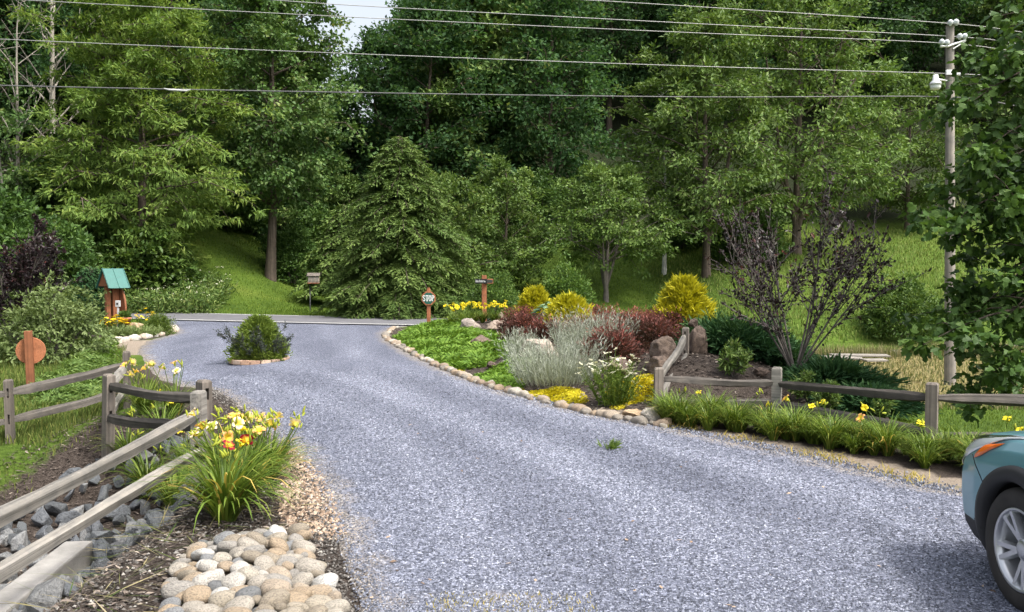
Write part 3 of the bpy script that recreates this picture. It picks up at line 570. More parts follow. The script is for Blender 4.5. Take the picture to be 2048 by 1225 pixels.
# ------------------------------------------------------------------ stones
def ico(sub):
    bm = bmesh.new(); bmesh.ops.create_icosphere(bm, subdivisions=sub, radius=1); bm.verts.ensure_lookup_table()
    V = np.array([v.co[:] for v in bm.verts]); F = np.array([[q.index for q in f.verts] for f in bm.faces]); bm.free(); return V, F
ICO = {k: ico(k) for k in (1, 2, 3, 4)}
def pebble(name, seed, mat, sub=3, rough=.16, pw=2.4):
    V, F = ICO[sub]; o = Vector((seed * 7.3, seed * 3.1, seed * 1.7))
    r = np.array([1 + rough * noise.noise(Vector(v) * .9 + o) + rough * .35 * noise.noise(Vector(v) * 2.3 + o) for v in V])
    W = np.sign(V) * np.abs(V) ** (2 / pw); return mesh_np(name, W / np.linalg.norm(W, axis=1, keepdims=True) ** .5 * r[:, None], F, True, None, mat)
def rock(name, seed, mat, sub=4, cuts=13, rough=.20):
    V, F = ICO[sub]; V = V.copy(); rs = RS(seed); o = Vector((seed * 5.3, seed * 2.1, seed * 3.7))
    for _ in range(cuts):
        nrm = unit(rs.randn(3)); d = .55 + .35 * rs.rand(); s = V @ nrm
        V = V - np.maximum(s - d, 0)[:, None] * nrm
    r = np.array([1 + rough * noise.noise(Vector(v) * 1.3 + o) + rough * .6 * noise.noise(Vector(v) * 3.1 + o) + rough * .35 * noise.noise(Vector(v) * 7 + o) for v in V])
    return mesh_np(name, V * r[:, None], F, True, None, mat)
def chunk(name, seed, mat):                                # angular quarry stone
    rs = RS(seed); bm = bmesh.new()
    for v in unit(rs.randn(11, 3)) * (.8 + .35 * rs.rand(11, 1)) * [1, .75, .65]: bm.verts.new(v)
    r = bmesh.ops.convex_hull(bm, input=bm.verts[:]); bmesh.ops.delete(bm, geom=[g for g in r['geom_interior'] if isinstance(g, bmesh.types.BMVert)], context='VERTS')
    bmesh.ops.bevel(bm, geom=bm.edges[:], offset=.05, segments=1, affect='EDGES', clamp_overlap=True)
    me = bpy.data.meshes.new(name); bm.to_mesh(me); bm.free(); me.materials.append(mat)
    me.polygons.foreach_set('use_smooth', np.zeros(len(me.polygons), bool)); return me

# apron of round cobbles at the bottom of the picture
CB = np.array([G(470, 1092), G(540, 1078), G(594, 1084), G(615, 1130), G(640, 1180), G(668, 1232), G(700, 1330), G(325, 1330), G(332, 1180), G(360, 1128), G(410, 1100)])
apron = struct(thing('cobble_apron', 'patch of rounded river cobbles in tan, grey and orange beside the gravel', 'cobbles', (0, 0, 0))); 
rs = RS(31); pm = [pebble('stone', k, M['cobble'], 3, .22, 2.5) for k in range(9)]
pts = []
def try_pts(n, rmin, rmax, lvl):
    for _ in range(n):
        x, y = rs.rand() * (CB[:, 0].max() - CB[:, 0].min()) + CB[:, 0].min(), rs.rand() * (CB[:, 1].max() - CB[:, 1].min()) + CB[:, 1].min()
        if not inside(CB, np.array([x]), np.array([y]))[0]: continue
        r = rmin + (rmax - rmin) * rs.rand() ** 1.3
        if all((x - a) ** 2 + (y - b_) ** 2 > (.80 * (r + c)) ** 2 for a, b_, c, l in pts): pts.append((x, y, r, lvl))
try_pts(900, .065, .085, 0); try_pts(6000, .048, .068, 0); try_pts(6000, .03, .048, 0)
pts = pts[:290]
for x, y, r, l in pts:
    e = min(dist_line(CB, np.array([x]), np.array([y]), True)[0] / .35, 1)
    obj('stone', pm[rs.randint(9)], apron, (x, y, Hs(x, y) + .01 + .07 * e + rs.rand() * .05), ((rs.rand() - .5) * 1.1, (rs.rand() - .5) * 1.1, (rs.rand() - .5) * 1.6), (r * (1.0 + .35 * rs.rand()), r * (.82 + .2 * rs.rand()), r * (.55 + .25 * rs.rand())))
# riprap in the ditch
rip = struct(thing('riprap', 'blue grey angular riprap stones filling the ditch', 'rocks', (0, 0, 0)))
rs = RS(33); cm_ = [chunk('stone', 50 + k, M['riprap']) for k in range(10)]
cnt = 0; placed = []
for _ in range(6000):
    y = 5.4 + 6.0 * rs.rand(); xc = np.interp(y, [4.8, 8, 11.4], [-4.35, -4.45, -4.55]); wd = np.interp(y, [4.8, 8, 10.5, 11.4], [1.5, 1.35, .85, .4])
    x = xc + (rs.rand() * 2 - 1) * wd; r = .07 + .10 * rs.rand() ** 1.5
    if all((x - a) ** 2 + (y - b_) ** 2 > (.68 * (r + c)) ** 2 for a, b_, c in placed):
        placed.append((x, y, r))
for x, y, r in placed[:298]:
    obj('stone', cm_[rs.randint(10)], rip, (x, y, Hs(x, y) + r * .35 + rs.rand() * .05), tuple(rs.rand(3) * 6.28), (r * (1 + .5 * rs.rand()), r * 1.1, r * (.8 + .4 * rs.rand())))
# concrete wall beside the ditch
hw = bev(mesh_np('concrete_wall', *(lambda a: (np.concatenate(a.V), np.concatenate(a.F)))((lambda a: (a.box((0, 0, 0), (.24, 2.6, .55)), a)[1])(Acc())), False, None, M['concrete']), .02)
tag(obj('concrete_wall', hw, None, (-3.72, 6.35, -.68), (0, 0, .10)), 'low pale concrete wall end among the riprap stones', 'wall')

def edging(name, line, n, size, mats, label, rs, jit=.05, zoff=.03):
    t_ = thing(name, label, 'stone edging', (0, 0, 0)); L_ = smooth_line(line, n)
    ms = [pebble('stone', 90 + k, M[mats], 3, .3, 2.8) for k in range(6)]; T_ = np.gradient(L_, axis=0)
    for k in range(n):
        x, y = L_[k] + (rs.rand(2) - .5) * jit * 2; s = size * (.5 + 1.0 * rs.rand() ** 1.3)
        obj('stone', ms[rs.randint(6)], t_, (x, y, Hs(x, y) + zoff), ((rs.rand() - .5) * .4, (rs.rand() - .5) * .4, math.atan2(T_[k, 1], T_[k, 0]) + (rs.rand() - .5) * .7), (s * .55, s * (.36 + .12 * rs.rand()), s * .36))
    return t_
edging('stone_edging', RIGHT[6:14] + [-.03, -.02], 160, .155, 'edging', 'row of tan stones edging the rock garden along the driveway curve', RS(35), .075)
KE = np.array([G(232, 686), G(262, 681), G(300, 675), G(330, 670), G(346, 664), G(344, 660)])
edging('stone_edging', KE, 30, .24, 'edging_white', 'short row of whitish stones edging the flower bed by the roofed sign', RS(36), .03, .04)

def boulder(u, Y, sc3, rz, label, mat='boulder', seed=1, dz=0.0, rot=(0, 0), name='boulder'):
    x = X(u, Y); o = obj(name, rock(name, seed, M[mat]), None, (x, Y, Hs(x, Y) + dz), (rot[0], rot[1], rz), sc3)
    return tag(o, label, 'boulder')
boulder(940, 24.3, (.34, .28, .22), .3, 'pale tan boulder beside the yellow lilies, behind the stop sign', 'boulder', 101, .12)
boulder(1000, 23.8, (.46, .3, .17), -.1, 'low flat pinkish rock slab right of the pale tan boulder', 'boulder', 102, .12)
boulder(962, 20.6, (.36, .28, .19), .2, 'brown rounded boulder lying in the creeping groundcover', 'boulder_dark', 103, .10)
boulder(1003, 26.3, (.22, .2, .22), .6, 'grey boulder behind the yellow lilies', 'boulder', 104, .12)
boulder(1075, 17.0, (.42, .34, .32), -.2, 'large grey boulder behind the silvery sage', 'boulder', 105, .20)
boulder(1100, 21.0, (.20, .24, .30), .5, 'upright grey boulder left of the round gold cypress', 'boulder', 106, .34)
boulder(985, 17.0, (.12, .11, .09), .8, 'small dark rock between the two green groundcover mats', 'boulder_dark', 107, .06)
boulder(1328, 14.0, (.22, .22, .24), .3, 'dark brown boulder behind the pale sloping rails', 'boulder_dark', 108, .24, (0, .3))
boulder(1316, 13.8, (.26, .22, .22), 1.1, 'dark boulder base under the brown boulder at the sloping rails', 'boulder_dark', 109, .05)
boulder(1394, 14.9, (.21, .2, .36), .2, 'tall brown boulder standing right of the highest fence post', 'boulder_dark', 110, .14)
boulder(1387, 15.0, (.085, .085, .11), .9, 'small brown rock perched on top of the tall brown boulder', 'boulder_dark', 111, .50)
boulder(1245, 13.9, (.22, .2, .16), .4, 'brown rock half hidden behind the white flowering plant', 'boulder_dark', 112, .16)
boulder(1308, 11.45, (.165, .14, .13), .4, 'white quartz rock at the corner of the right fence', 'boulder_white', 113, .06)
boulder(1272, 11.6, (.19, .15, .10), .1, 'flat tan rock left of the white quartz rock', 'boulder_tan', 114, .05)
boulder(1335, 11.1, (.10, .085, .07), .1, 'small pinkish rock right of the white quartz rock', 'boulder_tan', 115, .03)
boulder(1522, 13.6, (.14, .12, .08), -.4, 'reddish brown rock under the spreading juniper', 'boulder_dark', 116, .06)
boulder(270, 26.5, (.31, .27, .34), .4, 'tan striped boulder among yellow daisies by the roofed sign', 'boulder_tan', 117, .18)

# ------------------------------------------------------------------ signs and small furniture
# stop sign: carved serif letters drawn as outlines (units: letter height 1)
Ys = 29.4; xs = X(857, Ys); zs = Hs(xs, Ys)
st = thing('stop_sign', 'octagonal wooden stop sign with green face on a brown post', 'sign', (xs, Ys, zs), .05)
ht = Z(597, Ys) - zs
obj('post', box_me('post', (.125, .125, ht + .42), M['cedar'], (0, 0, (ht + .42) / 2 - .12), .01), st, (0, .075, 0))
obj('post_cap', box_me('post_cap', (.09, .09, .06), M['cedar'], (0, 0, 0), .012), st, (0, .075, ht + .325))
oc = lambda r: [(r * math.cos(math.radians(22.5 + 45 * k)), r * math.sin(math.radians(22.5 + 45 * k))) for k in range(8)]
bd = obj('board', prism_me('board', oc(.255), .045, M['cedar'], 'y', .008), st, (0, -.012, ht))
obj('face', prism_me('face', oc(.205), .01, M['sign_green']), st, (0, -.036, ht))
def serif(ch):
    bx = []                                               # boxes (x0,x1,z0,z1) in a unit cell, with slab serifs
    if ch == 'T': bx = [(.40, .64, 0, 1), (.06, .98, .86, 1), (.28, .76, 0, .07)]
    if ch == 'P': bx = [(.12, .34, 0, 1), (.02, .50, 0, .07), (.02, .40, .93, 1)]
    return bx
def ring(cx, cz, rx, rz, wx, wz, a0, a1, n=22):
    o = [(cx + rx * math.cos(a), cz + rz * math.sin(a)) for a in np.linspace(a0, a1, n)]
    q = [(cx + (rx - wx) * math.cos(a), cz + (rz - wz) * math.sin(a)) for a in np.linspace(a0, a1, n)]
    return o, q
def letters(word, h, cw, mat):
    a = Acc(); x0 = -len(word) * cw / 2
    for k, ch in enumerate(word):
        ox = x0 + k * cw
        for (p, q, r, s_) in serif(ch): a.box((ox + (p + q) / 2 * cw, 0, (r + s_) / 2 * h - h / 2), ((q - p) * cw, .008, (s_ - r) * h))
        rings = []
        if ch == 'O': rings = [ring(.5, .5, .46, .51, .22, .09, 0, 2 * math.pi, 33)]
        if ch == 'P': rings = [ring(.40, .73, .52, .27, .22, .08, -math.pi / 2, math.pi / 2)]
        if ch == 'S': rings = [ring(.48, .745, .40, .265, .17, .09, .25, 1.5 * math.pi), ring(.48, .265, .42, .275, .18, .09, -math.pi + .25, math.pi / 2 + .1)]
        for o, q in rings:
            n = len(o); V = [(ox + p * cw, -.004, z * h - h / 2) for p, z in o] + [(ox + p * cw, -.004, z * h - h / 2) for p, z in q]
            i = np.arange(n - 1); a.add(V, np.stack([i, i + 1, i + n + 1, i + n], 1))
        if ch == 'S': a.box((ox + .80 * cw, 0, .78 * h - h / 2), (.10 * cw, .008, .2 * h)); a.box((ox + .12 * cw, 0, .2 * h - h / 2), (.10 * cw, .008, .2 * h))
    return a.mesh('lettering', mat, False)
obj('lettering', letters('STOP', .20, .100, M['white_paint']), st, (0, -.046, ht + .003))

Yn = 27.6; xn = X(968, Yn); zn = Hs(xn, Yn); hn = Z(563, Yn) - zn
ns = thing('street_sign', 'brown wooden post with dark street name board behind the yellow lilies', 'sign', (xn, Yn, zn), 0)
obj('post', box_me('post', (.15, .15, hn + .33), M['cedar'], (0, 0, (hn + .33) / 2 - .14), .01), ns, (0, .06, 0), (0, 0, .15))
nb = obj('name_board', box_me('name_board', (.46, .03, .15), M['sign_black'], (0, 0, 0), .006), ns, (-.09, -.045, hn), (0, 0, -.55))
a = Acc(); q = -.19                                        # too small to read in the photograph: letter-sized strokes in three word groups
for n_, hh in ((5, .062), (6, .066), (3, .05)):
    for k in range(n_):
        h_ = hh * (1.25 if k == 0 else .8 + .2 * (k % 2)); a.box((q, 0, -.03 + h_ / 2), (.013, .004, h_)); a.box((q + .008, 0, -.03 + h_ * (.2 + .6 * (k % 2))), (.010, .004, .014)); q += .0245
    q += .018
obj('lettering', a.mesh('lettering', M['white_paint'], False), nb, (0, -.0185, 0), kind='stuff')
cb = obj('cross_board', box_me('cross_board', (.40, .035, .15), M['cedar'], (0, 0, 0), .006), ns, (.17, .06, hn), (0, 0, 1.05))
obj('board_face', box_me('board_face', (.32, .012, .10), M['sign_black'], (0, 0, 0), 0), cb, (0, -.02, 0))

Yr = 16.0; xr_ = X(57, Yr); zr = Hs(xr_, Yr)
rd = thing('round_sign', 'round brown wooden sign seen from behind on a square post', 'sign', (xr_, Yr, zr), .35)
obj('post', box_me('post', (.13, .13, 1.35), M['cedar'], (0, 0, .44), .012), rd, (0, 0, 0), (0, -.02, 0))
o = obj('disc', lathe_me('disc', [(0, -.02), (.245, -.02), (.25, -.015), (.25, .015), (.245, .02), (0, .02)], M['cedar'], 40, False), rd, (0, .09, .74), (math.pi / 2, 0, 0))

# roofed entrance sign seen end-on
Yk = 28.2; xk = X(226, Yk); zk = Hs(xk, Yk)
ks = thing('roofed_sign', 'brown wooden sign under a small green metal roof', 'sign', (xk, Yk, zk), .85)
hk = Z(574, Yk) - zk
obj('post', box_me('post', (.14, .15, hk + .45), M['cedar'], (0, 0, (hk + .45) / 2 - .1), .012), ks, (-.17, .02, 0)); obj('post', box_me('post', (.20, .17, hk + .45), M['cedar'], (0, 0, (hk + .45) / 2 - .1), .012), ks, (.05, -.02, 0))
obj('panel', prism_me('panel', [(.46 * math.cos(a), hk * .52 + hk * .46 * math.sin(a)) for a in np.linspace(0, 2 * math.pi, 28, endpoint=False)], .06, M['cedar'], 'y', .01), ks, (.20, 0, 0), (0, 0, math.pi / 2))
for s_ in (-1, 1):
    rp_ = obj('roof_slope', box_me('roof_slope', (.70, .78, .03), M['green_roof'], (0, 0, 0), .005), ks, (.0, s_ * .235, hk + .27), (-s_ * .93, 0, 0))
    for q in (-.33, 0, .33): obj('seam', box_me('seam', (.02, .78, .02), M['green_roof'], (0, 0, .024), 0), rp_, (q, 0, 0))
for q in (-.28, .28): obj('gable', prism_me('gable', [(-.40, 0), (.40, 0), (0, .53)], .03, M['cedar'], 'y'), ks, (q, 0, hk + .02), (0, 0, math.pi / 2))
xo = X(241, 27.9); op = thing('outlet_post', 'small grey outlet box on a stake beside the roofed sign', 'outlet', (xo, 27.7, Hs(xo, 27.7)))
obj('stake', box_me('stake', (.05, .05, .9), M['grey_plastic'], (0, 0, .4), .004), op); ob = obj('outlet_box', box_me('outlet_box', (.14, .09, .20), M['grey_plastic'], (0, 0, .92), .01), op)
obj('socket', box_me('socket', (.06, .02, .06), M['metal_dark'], (0, -.046, .92), 0), ob)
xp = X(247, 27.2); pl = thing('flower_pot', 'terracotta pot with a small leafy plant beside the roofed sign', 'flower pot', (xp, 27.2, Hs(xp, 27.2)))
obj('pot', lathe_me('pot', [(0, 0), (.14, 0), (.19, .32), (.22, .33), (.22, .39), (.19, .39), (.18, .34), (0, .33)], M['terracotta'], 20), pl, (0, 0, .12))

# wooden box on a dark pole across the road
Ym = 41.5; xm = X(620, Ym); zm = Hs(xm, Ym); hb = Z(559, Ym) - zm
mb = thing('bird_house', 'weathered wooden bird house on a thin black pole across the road', 'bird house', (xm, Ym, zm), .1)
obj('pole', lathe_me('pole', [(.03, -.2), (.03, hb - .2), (0, hb - .2)], M['metal_dark'], 10), mb)
a = Acc(); a.tube([(0, 0, hb - .55), (.18, 0, hb - .25)], .015, 6); a.tube([(0, 0, hb - .22), (.40, 0, hb - .22)], .015, 6); obj('bracket', a.mesh('bracket', M['metal_dark']), mb)
bx_ = obj('box', box_me('box', (.50, .36, .34), M['birdbox_wood'], (0, 0, 0), .008), mb, (.18, 0, hb))
for q in (-.17, 0, .17): obj('panel', box_me('panel', (.13, .02, .26), M['board_grey'], (0, 0, 0), .004), bx_, (q, -.19, .01))
for s_ in (-1, 1): obj('roof_slope', box_me('roof_slope', (.60, .28, .025), M['post_wood'], (0, 0, 0), .004), mb, (.18, s_ * .115, hb + .225), (-s_ * .55, 0, 0))
obj('tray', box_me('tray', (.56, .44, .03), M['cedar'], (0, 0, 0), .004), mb, (.18, 0, hb - .187))

# white marker pipe and yellow box at far left
xw = X(94, 30); wp = obj('marker_pipe', lathe_me('marker_pipe', [(.045, -.2), (.045, 2.35), (0, 2.37)], M['white_paint'], 12), None, (xw, 30, Hs(xw, 30)))
tag(wp, 'thin white pipe standing behind the purple-leaved shrub', 'pipe')
Yb = 27.6
for k, (u, dx, L_, rz, lab) in enumerate([(1722, 0, 1.9, .1, 'upper long weathered board lying in the meadow grass'), (1686, 0, 1.2, -.25, 'shorter weathered board crossing under the long meadow board'), (1752, .1, .8, .3, 'small board end lying right of the meadow boards')]):
    yb = Yb - .35 * k; xb = X(u, yb); tag(obj('board', box_me('board', (L_, .30, .05), M['board_grey'], (0, 0, 0), .006), None, (xb, yb, Hs(xb, yb) + .20 - .04 * k), (.10, .02, rz)), lab, 'board')

# ------------------------------------------------------------------ utility pole, lamp, wires
Yp = 22.0; xp0 = X(1904, Yp); zp0 = Hs(xp0, Yp); ztop = Z(58, Yp); xt = X(1889, Yp); hp = ztop - zp0
up = thing('utility_pole', 'tall weathered wooden utility pole standing in the meadow', 'utility pole', (xp0, Yp, zp0)); ln = math.atan2(xt - xp0, hp)
a = Acc(); a.tube([(0, 0, -.3), (0, 0, hp * .5), (0, 0, hp)], [.14, .115, .095], 16); a.tube([(0, 0, hp), (0, 0, hp + .01)], [.11, .001], 16); pl_ = obj('shaft', a.mesh('shaft', M['pole_wood']), up, (0, 0, 0), (0, ln, 0))
def ploc(u, v): return (X(u, Yp) - xp0, 0, Z(v, Yp) - zp0)
ins = lambda: lathe_me('insulator', [(0, 0), (.03, 0), (.03, .03), (.075, .05), (.06, .075), (.075, .09), (.05, .13), (.03, .15), (0, .155)], M['porcelain'], 14)
im = ins()
for (u, v, dy) in [(1884, 62, -.03), (1895, 61, -.03), (1904, 88, .0), (1914, 88, .0), (1869, 99, 0), (1879, 100, 0)]:
    x, y, z = ploc(u, v); obj('insulator', im, up, (x, dy - .12, z))
a = Acc()
a.tube([(*ploc(1866, 101)[:1], -.12, ploc(0, 101)[2]), (*ploc(1882, 101)[:1], -.12, ploc(0, 101)[2]), (*ploc(1892, 98)[:1], -.12, ploc(0, 97)[2]), (*ploc(1916, 89)[:1], -.12, ploc(0, 89)[2])], .028, 6)
a.tube([(*ploc(1892, 108)[:1], -.11, ploc(0, 106)[2]), (*ploc(1915, 90)[:1], -.12, ploc(0, 91)[2])], .018, 6)
obj('cross_arm', a.mesh('cross_arm', M['lamp_metal']), up)
a = Acc(); x, y, z = ploc(1884, 152); a.box((x, -.14, z), (.16, .06, .12)); obj('bracket', a.mesh('bracket', M['lamp_metal'], False), up); x, y, z = ploc(1902, 155); a = Acc(); a.box((x, -.12, z), (.10, .06, .06)); obj('clamp', a.mesh('clamp', M['lamp_metal'], False), up)
x, y, z = ploc(1859, 176)
al = thing('area_lamp', 'white dome area light mounted on the utility pole', 'lamp', (xp0 + x, Yp - .1, zp0 + z))
obj('housing', lathe_me('housing', [(0, .26), (.06, .25), (.075, .12), (.13, .06), (.15, 0), (.14, 0)], M['lamp_metal'], 20), al)
obj('globe', lathe_me('globe', [(.13, 0), (.125, -.06), (.10, -.11), (.04, -.13), (0, -.13)], M['lamp_lens'], 20), al)
a = Acc(); a.tube([(.05, 0, .14), (.2, 0, .12), (.38, .05, .10)], .022, 8); obj('arm', a.mesh('arm', M['lamp_metal']), al)
def wire(name, pts, r, mat, label, cat='wire'):
    P = np.array([(X(u, Y), Y, Z(v, Y)) for u, v, Y in pts]); a = Acc(); P = smooth_line(P, 60); a.tube(P, r, 6)
    return tag(obj(name, a.mesh(name, M[mat])), label, cat)
YL = lambda u: 19.0 + 3.0 * (u / 1890.0)
def wl(uv): return [(u, v, YL(u)) for u, v in uv]
wire('power_line', wl([(-900, -100), (0, -52), (1000, -1), (1400, 22), (1889, 54), (2048, 73), (2400, 118)]), .009, 'wire', 'topmost overhead wire ending on the pole top')
wire('power_line', wl([(-900, -75), (0, -30), (480, 3), (750, 21), (1400, 55), (1906, 80), (2048, 97), (2400, 140)]), .009, 'wire', 'second overhead wire from the top')
wire('power_line', wl([(-900, -45), (0, 5), (737, 43), (1400, 73), (1872, 92), (2048, 112), (2400, 150)]), .009, 'wire', 'third overhead wire from the top')
wire('power_line', wl([(-900, 40), (0, 84), (760, 115), (1400, 138), (1886, 152), (2048, 160), (2400, 185)]), .009, 'wire', 'fourth overhead wire, crossing just above the area light')
wire('telephone_cable', wl([(-900, 150), (0, 175), (760, 190), (1400, 198), (1893, 198), (2048, 220), (2400, 270)]), .0135, 'cable', 'lowest thick dark overhead cable', 'cable')
P = np.array([(X(u, YL(u)), YL(u), Z(v, YL(u))) for u, v in [(335, 181.5), (345, 184), (380, 186), (388, 183.5)]]); a = Acc(); a.tube(P - [0, .02, .0], [.010, .022, .022, .010], 8)
tag(obj('cable_splice', a.mesh('cable_splice', M['grey_plastic'])), 'pale splice case hanging on the lowest dark cable', 'splice')

# ------------------------------------------------------------------ vegetation builders
def rdir(rs, n): return unit(rs.randn(n, 3))
def cluster_leaves(rs, Cn, per, clr, flat, L, W, ctr=None, up=.7, out=.6, droop=0.0, crnd=None):
    n = len(Cn) * per; ci = np.repeat(np.arange(len(Cn)), per); c0 = Cn[ci]
    r = np.broadcast_to(clr, (len(Cn),))[ci][:, None]
    off = rdir(rs, n) * (rs.rand(n, 1) ** .5) * [1, 1, flat]; P = c0 + off * r
    D = rdir(rs, n) * .8 + off * out
    if ctr is not None: D = D + unit(P - ctr) * out
    D[:, 2] -= droop
    N = rdir(rs, n) * .8 + [0, 0, up] + (unit(P - ctr) * .4 if ctr is not None else 0)
    cr = rs.rand(len(Cn)) if crnd is None else crnd
    rnd = np.clip(.42 * cr[ci] + .58 * rs.rand(n), 0, 1)
    return P, D, unit(N), L * (.65 + .6 * rs.rand(n)), W * (.7 + .5 * rs.rand(n)), rnd
def build_tree(seed, Ht, r0, cb, prof, nl, nsub, per, L, W, clr, flat=.6, rise=.5, mat='leaf_forest', bark='bark', lean=(0, 0), droop=.15, fork=1, up=.7, bare=0.0, asym=(0, 0), ncl=3):
    rs = RS(seed); wood = Acc(); Cn = []
    kz = np.linspace(0, 1, 10); ph = rs.rand(4) * 6.28
    def trunk(s):
        s = np.asarray(s, float)
        return np.stack([lean[0] * s * Ht + .018 * Ht * np.sin(ph[0] + s * 4) * s, lean[1] * s * Ht + .018 * Ht * np.sin(ph[1] + s * 4.5) * s, s * Ht * .95], -1)
    rad = r0 * (1 - kz) ** .8 + .012; rad[0] *= 1.35
    tp = trunk(kz); tp[0, 2] = -.3
    wood.tube(tp, rad, 9)
    for f in range(fork - 1):
        a_ = f * 2.1 + ph[2]; q = np.linspace(0, 1, 7); s0 = .03 + .1 * rs.rand()
        p = trunk(s0) + np.stack([np.cos(a_) * q ** .8 * Ht * .16, np.sin(a_) * q ** .8 * Ht * .16, q * Ht * (.8 - s0)], -1)
        wood.tube(p, r0 * .75 * (1 - q * .9), 7)
    for i in range(nl):
        t = (i + rs.rand()) / nl; zc = cb + (Ht - cb) * t; R = np.interp(t, *zip(*prof)) * (.72 + .40 * rs.rand()); ang = i * 2.39996 + rs.rand() * .7
        d = np.array([math.cos(ang), math.sin(ang)]) ; zs_ = max(cb * .75, zc - R * rise * (.7 + .6 * rs.rand())); zs_ = min(zs_, Ht * .9)
        st_ = trunk(zs_ / (Ht * .95)); en = trunk(min(zc / Ht, 1)) ; en = np.array([en[0] + d[0] * R + asym[0] * R, en[1] + d[1] * R + asym[1] * R, zc])
        q = np.linspace(0, 1, 6)[:, None]; mid = (st_ + en) / 2 + [0, 0, R * .12] + rs.randn(3) * R * .06
        path = (1 - q) ** 2 * st_ + 2 * q * (1 - q) * mid + q ** 2 * en
        wood.tube(path, (r0 * .30 * (1 - .55 * t) + .01) * (1 - .85 * q[:, 0]), 5)
        if rs.rand() < bare: 
            for j in range(3):
                b0 = path[2 + j]; wood.tube([b0, b0 + rs.randn(3) * R * .2 + [d[0] * R * .2, d[1] * R * .2, R * .25]], [.025, .006], 4)
            continue
        Cn.append(en)
        for j in range(nsub):
            k = .3 + .7 * rs.rand(); b0 = path[min(int(k * 5), 4)] * (1 - (k * 5 % 1)) + path[min(int(k * 5) + 1, 5)] * (k * 5 % 1)
            dv = rs.randn(3) * [1, 1, .55] + [d[0] * .5, d[1] * .5, .15]; dv = dv / np.linalg.norm(dv)
            ln_ = R * (.18 + .30 * rs.rand()) + clr * .3; e2 = b0 + dv * ln_; e2[2] -= droop * ln_
            wood.tube([b0, (b0 + e2) / 2 + [0, 0, .06 * ln_], e2], [.03 * (Ht / 15) + .006, .018 * (Ht / 15) + .004, .005], 4)
            for c_ in range(ncl): Cn.append(b0 + (e2 - b0) * (1 - .35 * c_) + rs.randn(3) * clr * .25)
    Cn = np.array(Cn); ctr = np.array([lean[0] * Ht * .6, lean[1] * Ht * .6, cb + (Ht - cb) * .35])
    P, D, N, LL, WW, rnd = cluster_leaves(rs, Cn, per, clr * (.75 + .5 * rs.rand(len(Cn))), flat, L, W, ctr, up, .5, droop)
    return wood.mesh('trunk', M[bark]), leaf_mesh('crown', P, D, N, LL, WW, rnd, M[mat])
def place_tree(name, label, u, Y, meshes, rz=0.0, scale=1.0, group=None, cat='tree', dz=0.0, x=None, label_only=False):
    x = X(u, Y) if x is None else x
    t_ = thing(name, label, cat, (x, Y, Hs(x, Y) - .05 + dz), rz, group, scale)
    obj('trunk', meshes[0], t_); obj('crown', meshes[1], t_); return t_

ROUND = [(0, .45), (.2, .85), (.45, 1), (.7, .85), (.9, .5), (1, .15)]
def pr(p, R): return [(a, b_ * R) for a, b_ in p]
COLM = [(0, .75), (.25, 1), (.6, .92), (.85, .65), (1, .2)]
# --- the trees one can tell apart
place_tree('locust_tree', 'tall bright yellow green tree with layered feathery foliage on the left', 283, 44.0,
    build_tree(201, 15.6, .24, 2.0, pr([(0, .50), (.10, .75), (.25, 1.0), (.5, .82), (.75, .85), (.92, .6), (1, .25)], 5.0), 48, 9, 34, .34, .10, .62, .30, .30, 'leaf_locust', droop=.35, up=1.0, lean=(.008, 0)))
place_tree('poplar_tree', 'tall round-leaved tree with a dark leaning trunk on the grassy bank', 540, 49.5,
    build_tree(202, 20.0, .26, 4.8, pr([(0, .65), (.2, 1), (.5, .95), (.75, .70), (1, .25)], 4.1), 48, 8, 30, .24, .20, .62, .60, .45, 'leaf_poplar', lean=(.035, 0)))
place_tree('maple_tree', 'light green small tree just right of the hemlock', 1010, 46.0,
    build_tree(203, 7.2, .10, 1.1, pr(COLM, 2.3), 26, 7, 22, .17, .12, .36, .7, .7, 'leaf_maple'), .4)
place_tree('maple_tree', 'rounded green tree half hidden behind the right side of the hemlock', 890, 42.5,
    build_tree(204, 6.7, .10, .7, pr(COLM, 2.3), 26, 7, 22, .17, .12, .36, .7, .7, 'leaf_maple'), 1.4)
place_tree('ornamental_tree', 'broad low tree with several grey trunks on the central lawn', 1212, 44.5,
    build_tree(205, 7.0, .12, 2.7, pr([(0, .8), (.25, 1), (.6, .8), (1, .25)], 3.1), 28, 8, 24, .20, .11, .42, .45, .5, 'leaf_oak', 'twig_grey', fork=4), .2)
place_tree('oak_tree', 'tall oak with bare lower limbs left of the purple plum', 1412, 47.5,
    build_tree(206, 14.6, .21, 3.0, pr([(0, .75), (.2, 1), (.5, .95), (.8, .65), (1, .2)], 4.6), 40, 8, 24, .30, .13, .58, .45, .5, 'leaf_oak', 'bark', droop=.25, bare=.08, fork=2))
place_tree('oak_tree', 'tallest oak, behind the purple plum and left of the utility pole', 1592, 52.0,
    build_tree(207, 17.5, .24, 3.2, pr([(0, .75), (.2, 1), (.5, .95), (.8, .7), (1, .25)], 5.6), 46, 8, 24, .32, .14, .64, .45, .5, 'leaf_oak', 'bark', droop=.25, bare=.05, fork=3), .7)
place_tree('birch_tree', 'slender white-trunked birch left of the oak', 1328, 50.0,
    build_tree(208, 11.5, .11, 5.0, pr(COLM, 2.4), 20, 6, 20, .2, .13, .45, .5, .6, 'leaf_oak', 'bark_birch'))
place_tree('bare_limbed_tree', 'pale-barked tall tree with dead bare branches at far left', 112, 50.0,
    build_tree(209, 17.5, .21, 3.5, pr([(0, .5), (.4, .8), (.8, 1), (1, .5)], 3.4), 26, 5, 16, .24, .14, .5, .5, 1.0, 'leaf_forest', 'bark_pale', bare=.75))
